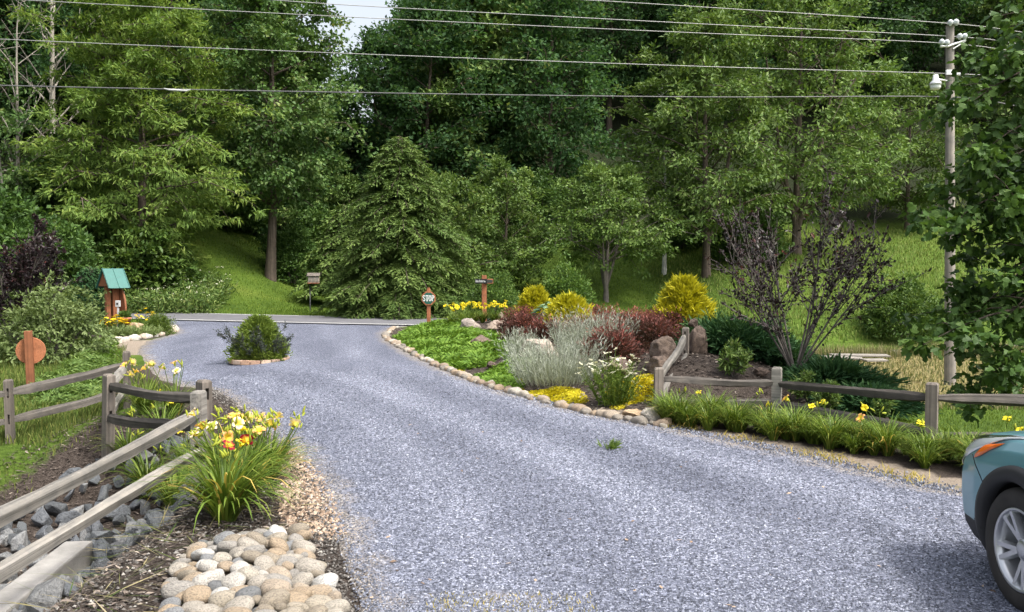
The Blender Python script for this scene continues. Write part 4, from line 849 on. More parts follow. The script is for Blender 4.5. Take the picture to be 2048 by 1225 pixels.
place_tree('bare_limbed_tree', 'thin pale twin-stemmed tree at the left picture edge', 24, 46.0,
    build_tree(210, 16, .13, 5, pr(COLM, 2.6), 22, 5, 18, .24, .15, .5, .5, 1.0, 'leaf_poplar', 'bark_pale', bare=.35, fork=2, lean=(.06, 0)))
place_tree('ornamental_tree', 'mid green tree behind the area light, left of the utility pole', 1812, 60.0,
    build_tree(211, 10.5, .16, 2.2, pr(ROUND, 4.6), 32, 7, 24, .28, .14, .6, .5, .5, 'leaf_oak', droop=.2))
# --- forest on the slopes: a few crowns, many trees
FV = [build_tree(220, 19, .24, 3.5, pr(COLM, 4.6), 34, 6, 24, .36, .25, .95, .6, .5, 'leaf_forest', 'bark'),
      build_tree(221, 21, .26, 5.0, pr(ROUND, 5.0), 34, 6, 24, .36, .25, .95, .6, .5, 'leaf_forest', 'bark'),
      build_tree(222, 17, .20, 2.0, pr([(0, .9), (.3, 1), (.7, .7), (1, .15)], 4.2), 34, 6, 24, .34, .24, .85, .5, .4, 'leaf_forest', 'bark'),
      build_tree(223, 22, .22, 8.0, pr(ROUND, 4.6), 28, 6, 24, .36, .25, 1.0, .6, .6, 'leaf_forest', 'bark_pale'),
      build_tree(224, 15, .2, 1.0, pr([(0, 1), (.4, .85), (.8, .5), (1, .1)], 4.4), 36, 6, 17, .40, .20, .8, .3, .25, 'leaf_hemlock', 'bark', droop=.3)]
rs = RS(41); nF = 0; USED = {}
def ftree(x, y, k=None, s=None, lab=None):
    global nF
    k = rs.choice(5, p=[.3, .27, .22, .13, .08]) if k is None else k; s = (.8 + .4 * rs.rand()) if s is None else s
    names = ['forest_tree'] * 4 + ['forest_hemlock']
    labs = {'R': 'leafy forest tree on the shaded slope behind the central lawn', 'L': 'leafy forest tree on the left slope behind the bright tree', 'V': 'leafy forest tree in the valley under the gap of sky'}
    lk = lab or ('V' if -.27 < x / y < -.13 else ('R' if x / y > -.13 else 'L'))
    lb = labs[lk] if k < 4 else labs[lk].replace('leafy forest tree', 'dark hemlock')
    uu = U0 + FPX * x / y; bins = [(-1e9, 'at the left picture edge'), (60, 'behind the pale bare-limbed tree'), (200, 'behind the bright yellow green tree'), (420, 'behind the dark leaning trunk'), (560, 'left of the gap of sky'), (700, 'just under the gap of sky'), (800, 'above the wide hemlock'), (930, 'above the light green small tree'), (1080, 'above the broad low lawn tree'), (1260, 'behind the birch'), (1380, 'behind the bare-limbed oak'), (1520, 'behind the tallest oak'), (1700, 'left of the utility pole top'), (1890, 'right of the utility pole top')]
    where = [b_ for a_, b_ in bins if uu >= a_][-1]; row = ['lowest row', 'second row', 'third row', 'fourth row', 'fifth row', 'highest row'][int(np.searchsorted([63.5, 71, 79.5, 89.5, 101.5], y))]
    lb = ('dark hemlock' if k == 4 else ['leafy forest tree', 'round-crowned forest tree', 'low-branched forest tree', 'pale-trunked forest tree'][k]) + ', ' + row + ' of the slope, ' + where
    if lb in USED: lb += ', ' + ('right' if x > USED[lb] else 'left') + ' one'
    USED[lb] = x
    place_tree(names[k], lb, 0, y, FV[k], rs.rand() * 6.28, s, {'R': 'forest on the shaded slope', 'L': 'forest on the left slope', 'V': 'trees in the valley'}[lk], x=x, dz=-.4); nF += 1
for y0, sp in [(60, 6.0), (67, 6.5), (75, 7), (84, 8), (95, 9), (108, 10)]:
    for x in np.arange(-.66 * y0 - 6, .64 * y0 + 6, sp):
        xx = x + (rs.rand() - .5) * 3.2; yy = y0 + (rs.rand() - .5) * 5; rr = xx / yy
        if -.27 < rr < -.10:
            if yy < 72: ftree(xx, yy, rs.choice([0, 2]), .52, 'V')
            elif rr > -.125: ftree(xx, yy)
            continue
        if rr > .02 and yy < 64 + 3: continue
        if .02 < rr < .10 and yy < 72: continue
        if rr > .28 and yy < 69: continue
        ftree(xx, yy)
for (u, Y, k, s) in [(60, 56, 3, .95), (190, 55, 0, .9), (350, 56, 1, .85), (430, 58, 2, .9), (-40, 52, 0, .95), (640, 62, 2, .75), (560, 60, 4, .9), (760, 64, 0, .95), (860, 60, 1, .95), (960, 64, 4, 1.25), (1100, 62, 0, .95), (150, 62, 4, 1.1), (700, 58, 4, .55)]:
    ftree(X(u, Y), Y, k, s)

# --- conifers
def build_hemlock(seed, Ht, R, n_br, mat='leaf_hemlock', base=.25, L=.20, W=.045, dens=9, droop=.25):
    rs = RS(seed); wood = Acc(); q = np.linspace(0, 1, 8)
    wood.tube(np.stack([.04 * np.sin(q * 5), .03 * np.cos(q * 4), q * Ht], 1) - [0, .03, .2], .035 * Ht * (1 - q) ** .9 + .01, 8)
    P, D, Nn_, rn = [], [], [], []
    for i in range(n_br):
        t = ((i + rs.rand()) / n_br) ** 1.15; z = base + (Ht - base) * t * .97; ln_ = R * (1 - t) ** .58 * (.72 + .45 * rs.rand()) + .12; a_ = i * 2.39996 + rs.rand() * .6
        d = np.array([math.cos(a_), math.sin(a_), 0]); sd = np.array([-d[1], d[0], 0]); s = np.linspace(0, 1, 7)
        rise_ = .28 * rs.rand() + .05
        path = np.stack([d[0] * s * ln_, d[1] * s * ln_, z + ln_ * (rise_ * s - (droop + rise_) * s ** 2)], 1)
        wood.tube(path, (.012 + .012 * ln_) * (1 - .9 * s), 4)
        m_ = max(6, int(dens * ln_)); br = rs.rand()
        for j in range(m_):
            k = .12 + .88 * (j + rs.rand()) / m_; c0 = np.array([np.interp(k, s, path[:, e]) for e in range(3)]); side = 1 if j % 2 else -1
            tl = ln_ * .34 * (1.15 - k) + .12; dv = unit(d * .75 + sd * side * (.9 * (.5 + rs.rand())) + [0, 0, .12 - .25 * rs.rand()])
            nn = max(4, int(tl / .05)); kk = (np.arange(nn) + rs.rand(nn)) / nn
            pts_ = c0 + dv * (kk * tl)[:, None] - np.c_[np.zeros((nn, 2)), (kk ** 2 * tl * .35)]
            P.append(pts_); D.append(dv + rs.randn(nn, 3) * .35 - [0, 0, .35]); Nn_.append(rs.randn(nn, 3) * .3 + [0, 0, 1]); rn.append(np.clip(.35 * br + .3 * k + .4 * rs.rand(nn), 0, 1))
    P = np.concatenate(P); n = len(P)
    return wood.mesh('trunk', M['bark']), leaf_mesh('crown', P, np.concatenate(D), unit(np.concatenate(Nn_)), L * (.6 + .7 * rs.rand(n)), W * (.7 + .6 * rs.rand(n)), np.concatenate(rn), M[mat], .1, .4)
place_tree('hemlock_tree', 'wide drooping hemlock standing behind the stop sign', 802, 37.6, build_hemlock(301, 8.0, 3.55, 340, base=.45, L=.21, W=.058, dens=17), 0, (1, 1, 1.0))
place_tree('hemlock_tree', 'smaller dark hemlock left of the wide hemlock', 690, 46.5, build_hemlock(302, 5.6, 2.5, 170, base=.9, L=.24, W=.08, dens=11))
place_tree('arborvitae', 'conical dark arborvitae left of the roofed sign', 181, 29.0, build_hemlock(303, 2.15, .58, 240, 'leaf_juniper', .05, .10, .035, 34, -.5))

# --- shrubs
def build_shrub(seed, rx, ry, h, ncl, per, L, W, clr, mat, flat=.8, up=.6, out=.8, shell=.55, base=.08, stems=8, bark='twig_grey', tiprnd=False, lumpy=.18, droop=0.0):
    rs = RS(seed); th = rs.rand(ncl) * 6.28; cz = rs.rand(ncl); rr = (shell ** 3 + (1 - shell ** 3) * rs.rand(ncl)) ** (1 / 3)
    s = np.sqrt(1 - cz ** 2); d = np.stack([np.cos(th) * s, np.sin(th) * s, cz], 1)
    lum = 1 + lumpy * np.sin(th * 3 + seed) * np.sin(cz * 5 + seed * .7) + lumpy * .8 * (rs.rand(ncl) - .5)
    Cn = d * (rr * lum)[:, None] * [rx - clr * .5, ry - clr * .5, h * (1 - base) - clr * .4] + [0, 0, h * base]
    crnd = None
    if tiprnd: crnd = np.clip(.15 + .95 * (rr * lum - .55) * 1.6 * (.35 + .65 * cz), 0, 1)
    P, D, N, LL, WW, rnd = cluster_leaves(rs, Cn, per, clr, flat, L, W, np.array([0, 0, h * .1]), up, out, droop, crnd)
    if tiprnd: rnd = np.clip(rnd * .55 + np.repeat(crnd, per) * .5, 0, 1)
    P[:, 2] = np.maximum(P[:, 2], .01)
    wd = Acc()
    for k in rs.choice(ncl, min(stems, ncl), False):
        e = Cn[k]; wd.tube([[e[0] * .12, e[1] * .12, -.05], [e[0] * .55, e[1] * .55, e[2] * .6], e], [.012 + .012 * h, .008 + .006 * h, .004], 5)
    return wd.mesh('stem', M[bark]), leaf_mesh('foliage', P, D, N, LL, WW, rnd, M[mat])
def shrub(name, label, u, Y, meshes, cat='shrub', rz=0.0, scale=1.0, group=None, dz=0.0, x=None, parts=('stem', 'foliage')):
    x = X(u, Y) if x is None else x
    t_ = thing(name, label, cat, (x, Y, Hs(x, Y) + dz - .02), rz, group, scale)
    obj(parts[0], meshes[0], t_, kind='stuff' if False else None); obj(parts[1], meshes[1], t_); return t_
BIG = build_shrub(401, 2.4, 2.2, 3.9, 420, 26, .26, .16, .42, 'leaf_shrub', .35, 1.2, .5, .5, .05, 14, droop=.25)
BIG2 = build_shrub(402, 2.6, 2.3, 4.6, 430, 26, .22, .14, .45, 'leaf_dark', .6, .8, .6, .5, .03, 14)
MID = build_shrub(403, 1.3, 1.2, 1.9, 260, 26, .11, .07, .24, 'leaf_shrub', .8, .6, .8, .5, .04, 10)
shrub('broadleaf_shrub', 'large layered broad-leaved shrub behind the roofed sign', 285, 42.0, BIG, rz=.3, scale=1.05)
shrub('broadleaf_shrub', 'broad-leaved shrub spilling to the road beneath the bright tree', 345, 43.0, BIG, rz=2.1, scale=.62)
shrub('broadleaf_shrub', 'broad-leaved shrub between the arborvitae and the left picture edge', 195, 43.5, BIG, rz=4.0, scale=1.15)
for k, (u, Y, s, rz, lb) in enumerate([(60, 46, 1.3, .5, 'tall dark thicket behind the purple-leaved shrub'), (140, 48, 1.35, 2, 'dark thicket under the pale bare-limbed tree'), (-20, 36, 1.2, 4, 'dark thicket at the left picture edge'), (110, 35, .9, 1, 'dark bush left of the arborvitae'), (640, 57, 1.15, 3, 'dark bush right of the dark leaning trunk'), (585, 52, .8, 5, 'small dark bush at the foot of the bank'), (450, 55, 1.1, 1, 'dark bush at the top of the grassy bank'), (1085, 58, 1.0, 2, 'shadowed bush at the wood edge behind the light green tree'), (1360, 55, .9, 3, 'dark bush under the oak limbs'), (1500, 50, .9, 4, 'bush between the two oaks')]):
    shrub('thicket', lb, u, Y, BIG2, rz=rz, scale=s)
shrub('round_bush', 'rounded leafy bush behind the street name post', 992, 33.2, MID, rz=.4, scale=(.92, .92, 1.05))
shrub('round_bush', 'leafy upright bush behind the gold shrubs', 1128, 38.0, MID, rz=2.2, scale=(1.08, 1.05, 1.25))
shrub('round_bush', 'dark leafy bush left of the tall gold cypress', 1322, 21.5, MID, rz=1.2, scale=(.35, .35, .62), dz=.0)
shrub('hillside_bush', 'large bush on the right hillside left of the utility pole', 1808, 37.0, build_shrub(404, 1.9, 1.8, 2.7, 320, 26, .17, .08, .34, 'leaf_shrub', .6, .7, .7, .5, .03, 10))
# left bed
shrub('leafy_shrub', 'pale green leafy shrub behind the round sign', 112, 20.0, build_shrub(405, 1.35, 1.2, 1.85, 300, 24, .12, .055, .24, 'leaf_pale', .5, .9, .6, .45, .06, 12, droop=.45), rz=.2)
shrub('leafy_shrub', 'pale green leafy shrub behind the purple-leaved shrub', 60, 23.5, build_shrub(406, 1.3, 1.2, 2.3, 260, 24, .13, .06, .24, 'leaf_pale', .5, .9, .6, .45, .06, 12, droop=.45), rz=1.7)
PURP = None
def build_vase(seed, nst, h, spread, mat, L, W, per, dens, r0=.028, zs=.10, thick=1.0):
    rs = RS(seed); wd = Acc(); P, D, N, rn = [], [], [], []
    def branch(p0, d, ln_, r, lvl):
        q = np.linspace(0, 1, 6); bend = rs.randn(3) * .10
        path = p0 + np.outer(q * ln_, d) + np.outer(q ** 2 * ln_, bend + [0, 0, .10]); wd.tube(path, r * (1 - .75 * q) + .0025, 5 if lvl == 0 else 4)
        m_ = int(dens * ln_ * (1 if lvl else .5)) + 1; k = .3 + .7 * rs.rand(m_) if lvl == 0 else rs.rand(m_)
        c0 = np.stack([np.interp(k, q, path[:, e]) for e in range(3)], 1)
        for _ in range(per):
            P.append(c0 + rs.randn(m_, 3) * .018); D.append(rs.randn(m_, 3) + d); N.append(rs.randn(m_, 3) + [0, 0, .8]); rn.append(np.clip(rs.rand(m_) * .8 + .25 * (lvl > 1) * k, 0, 1))
        if lvl < 2:
            for j in range(6 if lvl == 0 else 4):
                kk = .28 + .7 * rs.rand(); b0 = np.array([np.interp(kk, q, path[:, e]) for e in range(3)])
                branch(b0, unit(d + rs.randn(3) * .42 + [0, 0, .1]), ln_ * (.34 + .25 * rs.rand()) * (1.1 - kk * .4), r * .45, lvl + 1)
    for i in range(nst):
        a_ = i * 2.39996 + rs.rand() * .5; tlt = spread * (.25 + .75 * ((i + .5) / nst) ** .5)
        branch(np.array([0, 0, zs]), unit(np.array([math.cos(a_) * tlt, math.sin(a_) * tlt, 1.0])), h * (.72 + .25 * rs.rand()), r0, 0)
    wd.tube([[0, 0, -.2], [0, 0, zs + .03]], [r0 * 1.9, r0 * 1.6], 8)
    P = np.concatenate(P); n = len(P)
    return wd.mesh('stem', M['twig_grey']), leaf_mesh('foliage', P, np.concatenate(D), unit(np.concatenate(N)), L * (.6 + .7 * rs.rand(n)), W * (.7 + .6 * rs.rand(n)), np.concatenate(rn), M[mat])
xq = X(1592, 13.9)
shrub('purple_plum', 'vase-shaped purple-leaved plum with many grey stems behind the right fence', 1592, 13.9, build_vase(420, 12, 2.55, .80, 'leaf_purple', .080, .036, 2, 12, .017, .18), 'tree', .3)
shrub('purple_plum', 'purple-leaved shrub at the left picture edge', 26, 21.0, build_vase(421, 10, 2.5, .62, 'leaf_purple', .12, .06, 2, 20, .025, .2), 'tree', 1.0)
# gold and red garden shrubs
def build_gold(seed, h, R, n, L=.10, W=.03, prof=None, mat='leaf_gold'):
    rs = RS(seed); t = rs.rand(n) ** 1.25; th = rs.rand(n) * 6.28; prof = prof or [(0, 1), (.25, .92), (.55, .62), (.8, .42), (1, .1)]
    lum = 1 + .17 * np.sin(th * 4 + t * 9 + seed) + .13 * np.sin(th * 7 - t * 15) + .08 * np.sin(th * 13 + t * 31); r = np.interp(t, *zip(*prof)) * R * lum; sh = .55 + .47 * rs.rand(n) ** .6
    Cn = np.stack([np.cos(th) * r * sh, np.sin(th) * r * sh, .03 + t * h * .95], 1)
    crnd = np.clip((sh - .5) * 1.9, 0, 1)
    o = np.stack([np.cos(th), np.sin(th), .55 + .5 * t], 1); per = 7; ci = np.repeat(np.arange(n), per); m_ = n * per
    P = Cn[ci] + rs.randn(m_, 3) * .035; D = o[ci] + rs.randn(m_, 3) * .55; N = rs.randn(m_, 3) * .7 + [0, 0, .6]
    wd = Acc(); wd.tube([[0, 0, -.1], [0, 0, h * .8]], [.04, .008], 6)
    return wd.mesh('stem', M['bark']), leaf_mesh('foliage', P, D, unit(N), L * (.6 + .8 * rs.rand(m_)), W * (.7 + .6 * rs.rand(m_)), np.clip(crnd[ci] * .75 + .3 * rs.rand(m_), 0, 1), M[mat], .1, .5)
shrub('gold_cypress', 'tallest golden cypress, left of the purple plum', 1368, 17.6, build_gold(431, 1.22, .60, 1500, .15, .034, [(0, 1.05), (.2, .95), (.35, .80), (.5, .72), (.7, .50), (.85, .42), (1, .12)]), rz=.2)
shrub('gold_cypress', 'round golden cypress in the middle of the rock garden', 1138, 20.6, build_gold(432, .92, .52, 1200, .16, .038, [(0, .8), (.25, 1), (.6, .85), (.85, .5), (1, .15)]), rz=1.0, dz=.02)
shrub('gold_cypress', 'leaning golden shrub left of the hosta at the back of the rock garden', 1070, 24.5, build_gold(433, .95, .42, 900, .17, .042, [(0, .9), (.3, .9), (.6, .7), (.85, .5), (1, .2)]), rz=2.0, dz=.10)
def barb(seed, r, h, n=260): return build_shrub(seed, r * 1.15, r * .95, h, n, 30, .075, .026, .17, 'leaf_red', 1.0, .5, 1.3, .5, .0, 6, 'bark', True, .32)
BB = [barb(441, .62, .72), barb(442, .55, .62), barb(443, .8, .6, 320)]
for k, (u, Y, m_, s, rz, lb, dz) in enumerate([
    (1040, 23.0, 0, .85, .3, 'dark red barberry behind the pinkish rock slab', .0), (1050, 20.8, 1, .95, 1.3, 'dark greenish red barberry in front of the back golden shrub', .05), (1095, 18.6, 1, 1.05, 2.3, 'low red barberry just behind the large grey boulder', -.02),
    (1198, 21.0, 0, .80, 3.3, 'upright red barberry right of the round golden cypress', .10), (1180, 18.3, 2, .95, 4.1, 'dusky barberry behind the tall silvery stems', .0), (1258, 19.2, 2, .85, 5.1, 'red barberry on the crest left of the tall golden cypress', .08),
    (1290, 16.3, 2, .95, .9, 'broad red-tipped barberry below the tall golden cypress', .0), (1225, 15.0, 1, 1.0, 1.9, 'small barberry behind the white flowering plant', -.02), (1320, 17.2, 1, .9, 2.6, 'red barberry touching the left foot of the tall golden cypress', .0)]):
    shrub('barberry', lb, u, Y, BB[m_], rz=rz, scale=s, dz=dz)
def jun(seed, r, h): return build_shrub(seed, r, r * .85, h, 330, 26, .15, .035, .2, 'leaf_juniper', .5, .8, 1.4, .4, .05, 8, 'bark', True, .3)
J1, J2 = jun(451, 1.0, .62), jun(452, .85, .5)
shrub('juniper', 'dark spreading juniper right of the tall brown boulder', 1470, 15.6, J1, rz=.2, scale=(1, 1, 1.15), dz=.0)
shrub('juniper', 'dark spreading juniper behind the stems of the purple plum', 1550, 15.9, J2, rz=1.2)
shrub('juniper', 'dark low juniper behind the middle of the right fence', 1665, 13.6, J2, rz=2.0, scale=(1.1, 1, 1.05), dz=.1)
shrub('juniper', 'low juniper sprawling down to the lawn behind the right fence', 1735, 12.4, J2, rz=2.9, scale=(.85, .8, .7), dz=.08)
def sprig(seed, h): return build_vase(seed, 7, h, .5, 'leaf_maple', .10, .03, 2, 26, .006, .01)
SP = sprig(455, .42)
for u, Y, lb, s in [(1468, 13.3, 'light green sprig on the mulch left of the purple plum', 1.0), (1610, 12.6, 'light green sprig behind the fence right of the plum trunk', .8), (1660, 12.0, 'light green sprig against the low juniper', .8), (1768, 11.8, 'light green sprig at the lawn edge behind the fence', .7)]:
    shrub('green_sprig', lb, u, Y, SP, 'plant', u, s)
# silvery sage
def build_stalks(seed, r, h, n, mat, lean=.35, wd=.010, ry=None):
    rs = RS(seed); ry = ry or r; th = rs.rand(n) * 6.28; q = rs.rand(n) ** .6; b0 = np.stack([np.cos(th) * q * r, np.sin(th) * q * ry, np.zeros(n)], 1)
    d = np.stack([np.cos(th) * q * lean + rs.randn(n) * .10, np.sin(th) * q * lean + rs.randn(n) * .10, np.ones(n)], 1); hh = h * (.45 + .6 * rs.rand(n))[:, None]
    P, D, rn = [], [], []
    V, F = leaf_geo(b0, d, unit(rs.randn(n, 3)), hh[:, 0], wd * 1.0, .05, .3); R = np.repeat(.35 + .6 * rs.rand(n), 4); VV, FF, RR = [V], [F], [R]
    for k in range(9):
        kk = .12 + .85 * rs.rand(n, 1); p = b0 + d * hh * kk; dd = d * .9 + rs.randn(n, 3) * .45; ll = (.10 + .08 * rs.rand(n)) * (1.2 - kk[:, 0] * .6)
        V, F = leaf_geo(p, dd, unit(rs.randn(n, 3)), ll, wd * 1.1, .1, .4); FF.append(F + sum(len(v) for v in VV)); VV.append(V); RR.append(np.repeat(np.clip(.2 + .5 * rs.rand(n) + .3 * kk[:, 0], 0, 1), 4))
    return mesh_np('foliage', np.concatenate(VV), np.concatenate(FF), False, {'rnd': np.concatenate(RR)}, M[mat])
def clump(name, label, u, Y, me, cat, rz=0.0, scale=1.0, group=None, dz=0.0, x=None):
    x = X(u, Y) if x is None else x
    t_ = thing(name, label, cat, (x, Y, Hs(x, Y) + dz - .015), rz, group, scale); obj('foliage', me, t_); return t_
SG = build_stalks(461, .62, .85, 620, 'leaf_silver', .6, .008)
clump('silver_sage', 'large silvery sage bush at the front of the rock garden', 1112, 14.5, SG, 'sage', .3, 1.0)
clump('silver_sage', 'silvery sage with tall pale spikes behind the front sage', 1185, 15.9, SG, 'sage', 2.0, (.9, .9, 1.10), dz=.0)
clump('silver_sage', 'thin silvery sage left of the large grey boulder', 1042, 18.0, build_stalks(462, .22, .6, 120, 'leaf_silver', .4), 'sage', 1.0)
# white flowering plant
def flower_plant(name, label, u, Y, seed, r, h, n, bloom, stemmat, cat, fl=.03, per=6, dz=0.0, lean=.45):
    rs = RS(seed); x = X(u, Y); t_ = thing(name, label, cat, (x, Y, Hs(x, Y) + dz - .01))
    th = rs.rand(n) * 6.28; q = rs.rand(n) ** .6; b0 = np.stack([np.cos(th) * q * r * .4, np.sin(th) * q * r * .4, 0 * th], 1); tip = np.stack([np.cos(th) * q * r, np.sin(th) * q * r, h * (.62 + .42 * rs.rand(n)) * (1.05 - .3 * q)], 1)
    a = Acc()
    for k in range(n): a.tube([b0[k], (b0[k] * .5 + tip[k] * .5) + [0, 0, .04], tip[k]], [.006, .005, .003], 4, .5)
    obj('stem', a.mesh('stem', M[stemmat]), t_)
    m_ = n * 16; ci = rs.randint(n, size=m_); kk = rs.rand(m_, 1) * .85; P = b0[ci] * (1 - kk) + tip[ci] * kk
    obj('foliage', leaf_mesh('foliage', P, rs.randn(m_, 3) + [0, 0, .5], unit(rs.randn(m_, 3) + [0, 0, .6]), .09 * (.5 + rs.rand(m_)), .022 * (.6 + .6 * rs.rand(m_)), rs.rand(m_) * .8, M[stemmat]), t_)
    fm = []
    for v in range(3):
        k = 9; an = np.arange(k) * 6.28 / k; D = np.stack([np.cos(an), np.sin(an), .25 * rs.rand(k)], 1); P = rs.randn(per * k, 3) * [fl, fl, fl * .4] if per > 1 else np.zeros((k, 3))
        D = np.tile(D, (per, 1)); fm.append(leaf_mesh('flower', np.repeat(P[::k] if per > 1 else P[:1], k, 0), D, np.tile([[0, 0, 1.0]], (len(D), 1)), fl * (.7 + .5 * rs.rand(len(D))), fl * .55, rs.rand(len(D)), M[bloom], .1, .6))
    for k in range(min(n, 280)): obj('flower', fm[k % 3], t_, tip[k], ((rs.rand() - .5) * .7, (rs.rand() - .5) * .7, rs.rand() * 6))
    return t_
flower_plant('white_flower_plant', 'tall plant with small white flower clusters in front of the rock garden', 1228, 12.6, 471, .52, .78, 64, 'white_bloom', 'leaf_lily', 'flowering plant', .022, 5)
flower_plant('yellow_daisies', 'mound of yellow daisies left of the tan striped boulder', 226, 26.3, 472, .52, .62, 60, 'daisy', 'leaf_shrub', 'daisies', .07, 1)
flower_plant('yellow_daisies', 'small group of yellow daisies behind the clipped shrub by the road', 290, 27.9, 473, .34, .75, 26, 'daisy', 'leaf_shrub', 'daisies', .065, 1)
shrub('clipped_shrub', 'round olive green shrub at the end of the white stone edging', 316, 26.8, build_shrub(474, .52, .5, .66, 240, 34, .06, .018, .13, 'leaf_island', .9, .7, 1.3, .55, .0, 5), rz=.4)
obj('foliage', build_shrub(475, .22, .22, .25, 60, 20, .06, .035, .08, 'leaf_shrub')[1], pl, (0, 0, .45))
for u, Y, lb in [(228, 25.2, 'pale grassy tuft nearest the round sign'), (262, 25.4, 'pale grassy tuft in front of the tan boulder'), (290, 25.9, 'pale grassy tuft by the white edging stones')]:
    clump('grass_tuft', lb, u, Y, build_stalks(480 + u, .2, .36, 120, 'leaf_pale', 1.3, .02), 'grass tuft')
# hosta
rs = RS(490); n = 90; th = rs.rand(n) * 6.28; q = rs.rand(n) ** .5
P = np.stack([np.cos(th) * q * .38, np.sin(th) * q * .38, .10 + .5 * (1 - q ** 2) + .1 * rs.rand(n)], 1); D = np.stack([np.cos(th), np.sin(th), -.1 - .4 * q], 1)
clump('hosta', 'bluish green hosta between the two gold shrubs', 1096, 22.4, leaf_mesh('foliage', P, D, unit(np.stack([np.cos(th) * .5, np.sin(th) * .5, np.ones(n)], 1)), .24 * (.7 + .5 * rs.rand(n)), .17, rs.rand(n), M['leaf_hosta'], -.12, .45), 'hosta', 0, (1, 1, 1.15), dz=.06)

# creeping mats
def build_mat(seed, poly, n, h, L, W, mat, up=.25, z0=0):
    rs = RS(seed); poly = np.asarray(poly); lo, hi = poly.min(0), poly.max(0); p = lo + (hi - lo) * rs.rand(n * 3, 2)
    jx = np.array([noise.noise((a * 1.4, b_ * 1.4, seed)) for a, b_ in p]) * .35
    d = np.where(inside(poly, p[:, 0], p[:, 1]), dist_line(poly, p[:, 0], p[:, 1], True), -dist_line(poly, p[:, 0], p[:, 1], True)) + jx
    if seed < 520: d = np.minimum(d, p[:, 0] - np.interp(p[:, 1], RIGHT[:, 1], RIGHT[:, 0]) - .06)
    p, d = p[d > 0], d[d > 0]; p, d = p[:n], d[:n]; m_ = len(p)
    lump = np.array([.55 + .45 * noise.noise((a * 2.6, b_ * 2.6, seed + 5)) + .35 * noise.noise((a * 7, b_ * 7, seed + 9)) for a, b_ in p])
    zz = H(p[:, 0], p[:, 1]) + h * S(0, .35, d) * np.clip(lump, .05, 1.4) * (.75 + .3 * rs.rand(m_))
    a_ = np.array([noise.noise((x * 1.5, y * 1.5, 40 + seed)) for x, y in p]) * 6 + rs.randn(m_) * .8
    D = np.stack([np.cos(a_), np.sin(a_), np.full(m_, up) + .3 * rs.randn(m_)], 1); N = rs.randn(m_, 3) * .45 + [0, 0, 1]
    return leaf_mesh('foliage', np.c_[p, zz], D, unit(N), L * (.6 + .7 * rs.rand(m_)), W * (.7 + .6 * rs.rand(m_)), np.clip(.35 * lump + .6 * rs.rand(m_), 0, 1), M[mat], .15, .45)
def mat_thing(name, label, cat, seed, uvs, n, h, L, W, mat, z=.1):
    poly = np.array([G(u, v, z) for u, v in uvs]); c = poly.mean(0); me = build_mat(seed, poly, n, h, L, W, mat)
    t_ = thing(name, label, cat, (c[0], c[1], Hs(*c))); o = obj('foliage', me, t_, (-c[0], -c[1], -Hs(*c))); return t_
mat_thing('creeping_juniper', 'large bright green groundcover mat around the foot of the stop sign', 'groundcover', 501, [(785, 672), (800, 655), (870, 648), (930, 655), (960, 672), (990, 690), (1040, 690), (1020, 708), (960, 718), (890, 722), (830, 712), (795, 695)], 26000, .14, .14, .045, 'leaf_creeper', .22)
mat_thing('creeping_juniper', 'smaller green groundcover mat left of the silvery sage', 'groundcover', 502, [(935, 758), (965, 738), (1010, 722), (1060, 722), (1075, 745), (1040, 768), (985, 775)], 10000, .12, .10, .032, 'leaf_creeper', .12)
mat_thing('creeping_juniper', 'thin green groundcover between the rocks right of the stop sign', 'groundcover', 503, [(915, 668), (960, 654), (1010, 655), (1012, 668), (950, 675)], 4500, .10, .13, .04, 'leaf_creeper', .45)
sed = [([(800, 690), (830, 706), (850, 715), (840, 702)], 'thin yellow stonecrop patch nearest the stop sign'), ([(838, 716), (868, 722), (885, 733), (860, 730)], 'yellow stonecrop patch along the upper edging stones'),
       ([(865, 728), (905, 736), (925, 752), (898, 748)], 'yellow stonecrop patch left of the smaller green mat'), ([(990, 775), (1035, 768), (1040, 785), (1010, 788)], 'yellow stonecrop patch below the smaller green mat'),
       ([(1040, 790), (1100, 782), (1180, 795), (1190, 815), (1120, 812), (1070, 802)], 'yellow stonecrop patch in front of the large sage'), ([(1200, 800), (1300, 792), (1312, 815), (1230, 826)], 'yellow stonecrop patch at the foot of the white flowering plant')]
for k, (uv, lb) in enumerate(sed): mat_thing('stonecrop', lb, 'stonecrop', 510 + k, [(u + 6, v - 7) for u, v in uv], 4200, .07, .05, .026, 'leaf_sedum', .06)
mat_thing('creeping_juniper', 'rough green ground juniper below the round sign behind the left fence', 'groundcover', 520, [(40, 800), (60, 770), (130, 735), (220, 725), (245, 745), (200, 790), (120, 815)], 16000, .34, .12, .03, 'leaf_maple', -.15)
mat_thing('creeping_juniper', 'low yellowish groundcover along the left gravel edge', 'groundcover', 521, [(110, 735), (150, 700), (215, 695), (250, 722), (215, 735)], 9000, .20, .12, .03, 'leaf_creeper', -.1)
mat_thing('roadside_weeds', 'tall weeds with pale flower heads on the bank beside the road', 'weeds', 522, [(385, 625), (400, 560), (430, 540), (470, 570), (455, 610), (430, 632)], 9, .1, .1, .03, 'leaf_creeper', -.1) if False else None
rs = RS(523); n = 1500; p = np.stack([-17.5 + 5.0 * rs.rand(n), 38.6 + 5.5 * rs.rand(n)], 1); keep = p[:, 0] < -13.4 - (p[:, 1] - 38.5) * .12; p = p[keep]; n = len(p)
tw = thing('roadside_weeds', 'tall weeds with pale flower heads on the grassy bank beside the road', 'weeds', (-15.5, 41, Hs(-15.5, 41)))
bl = []
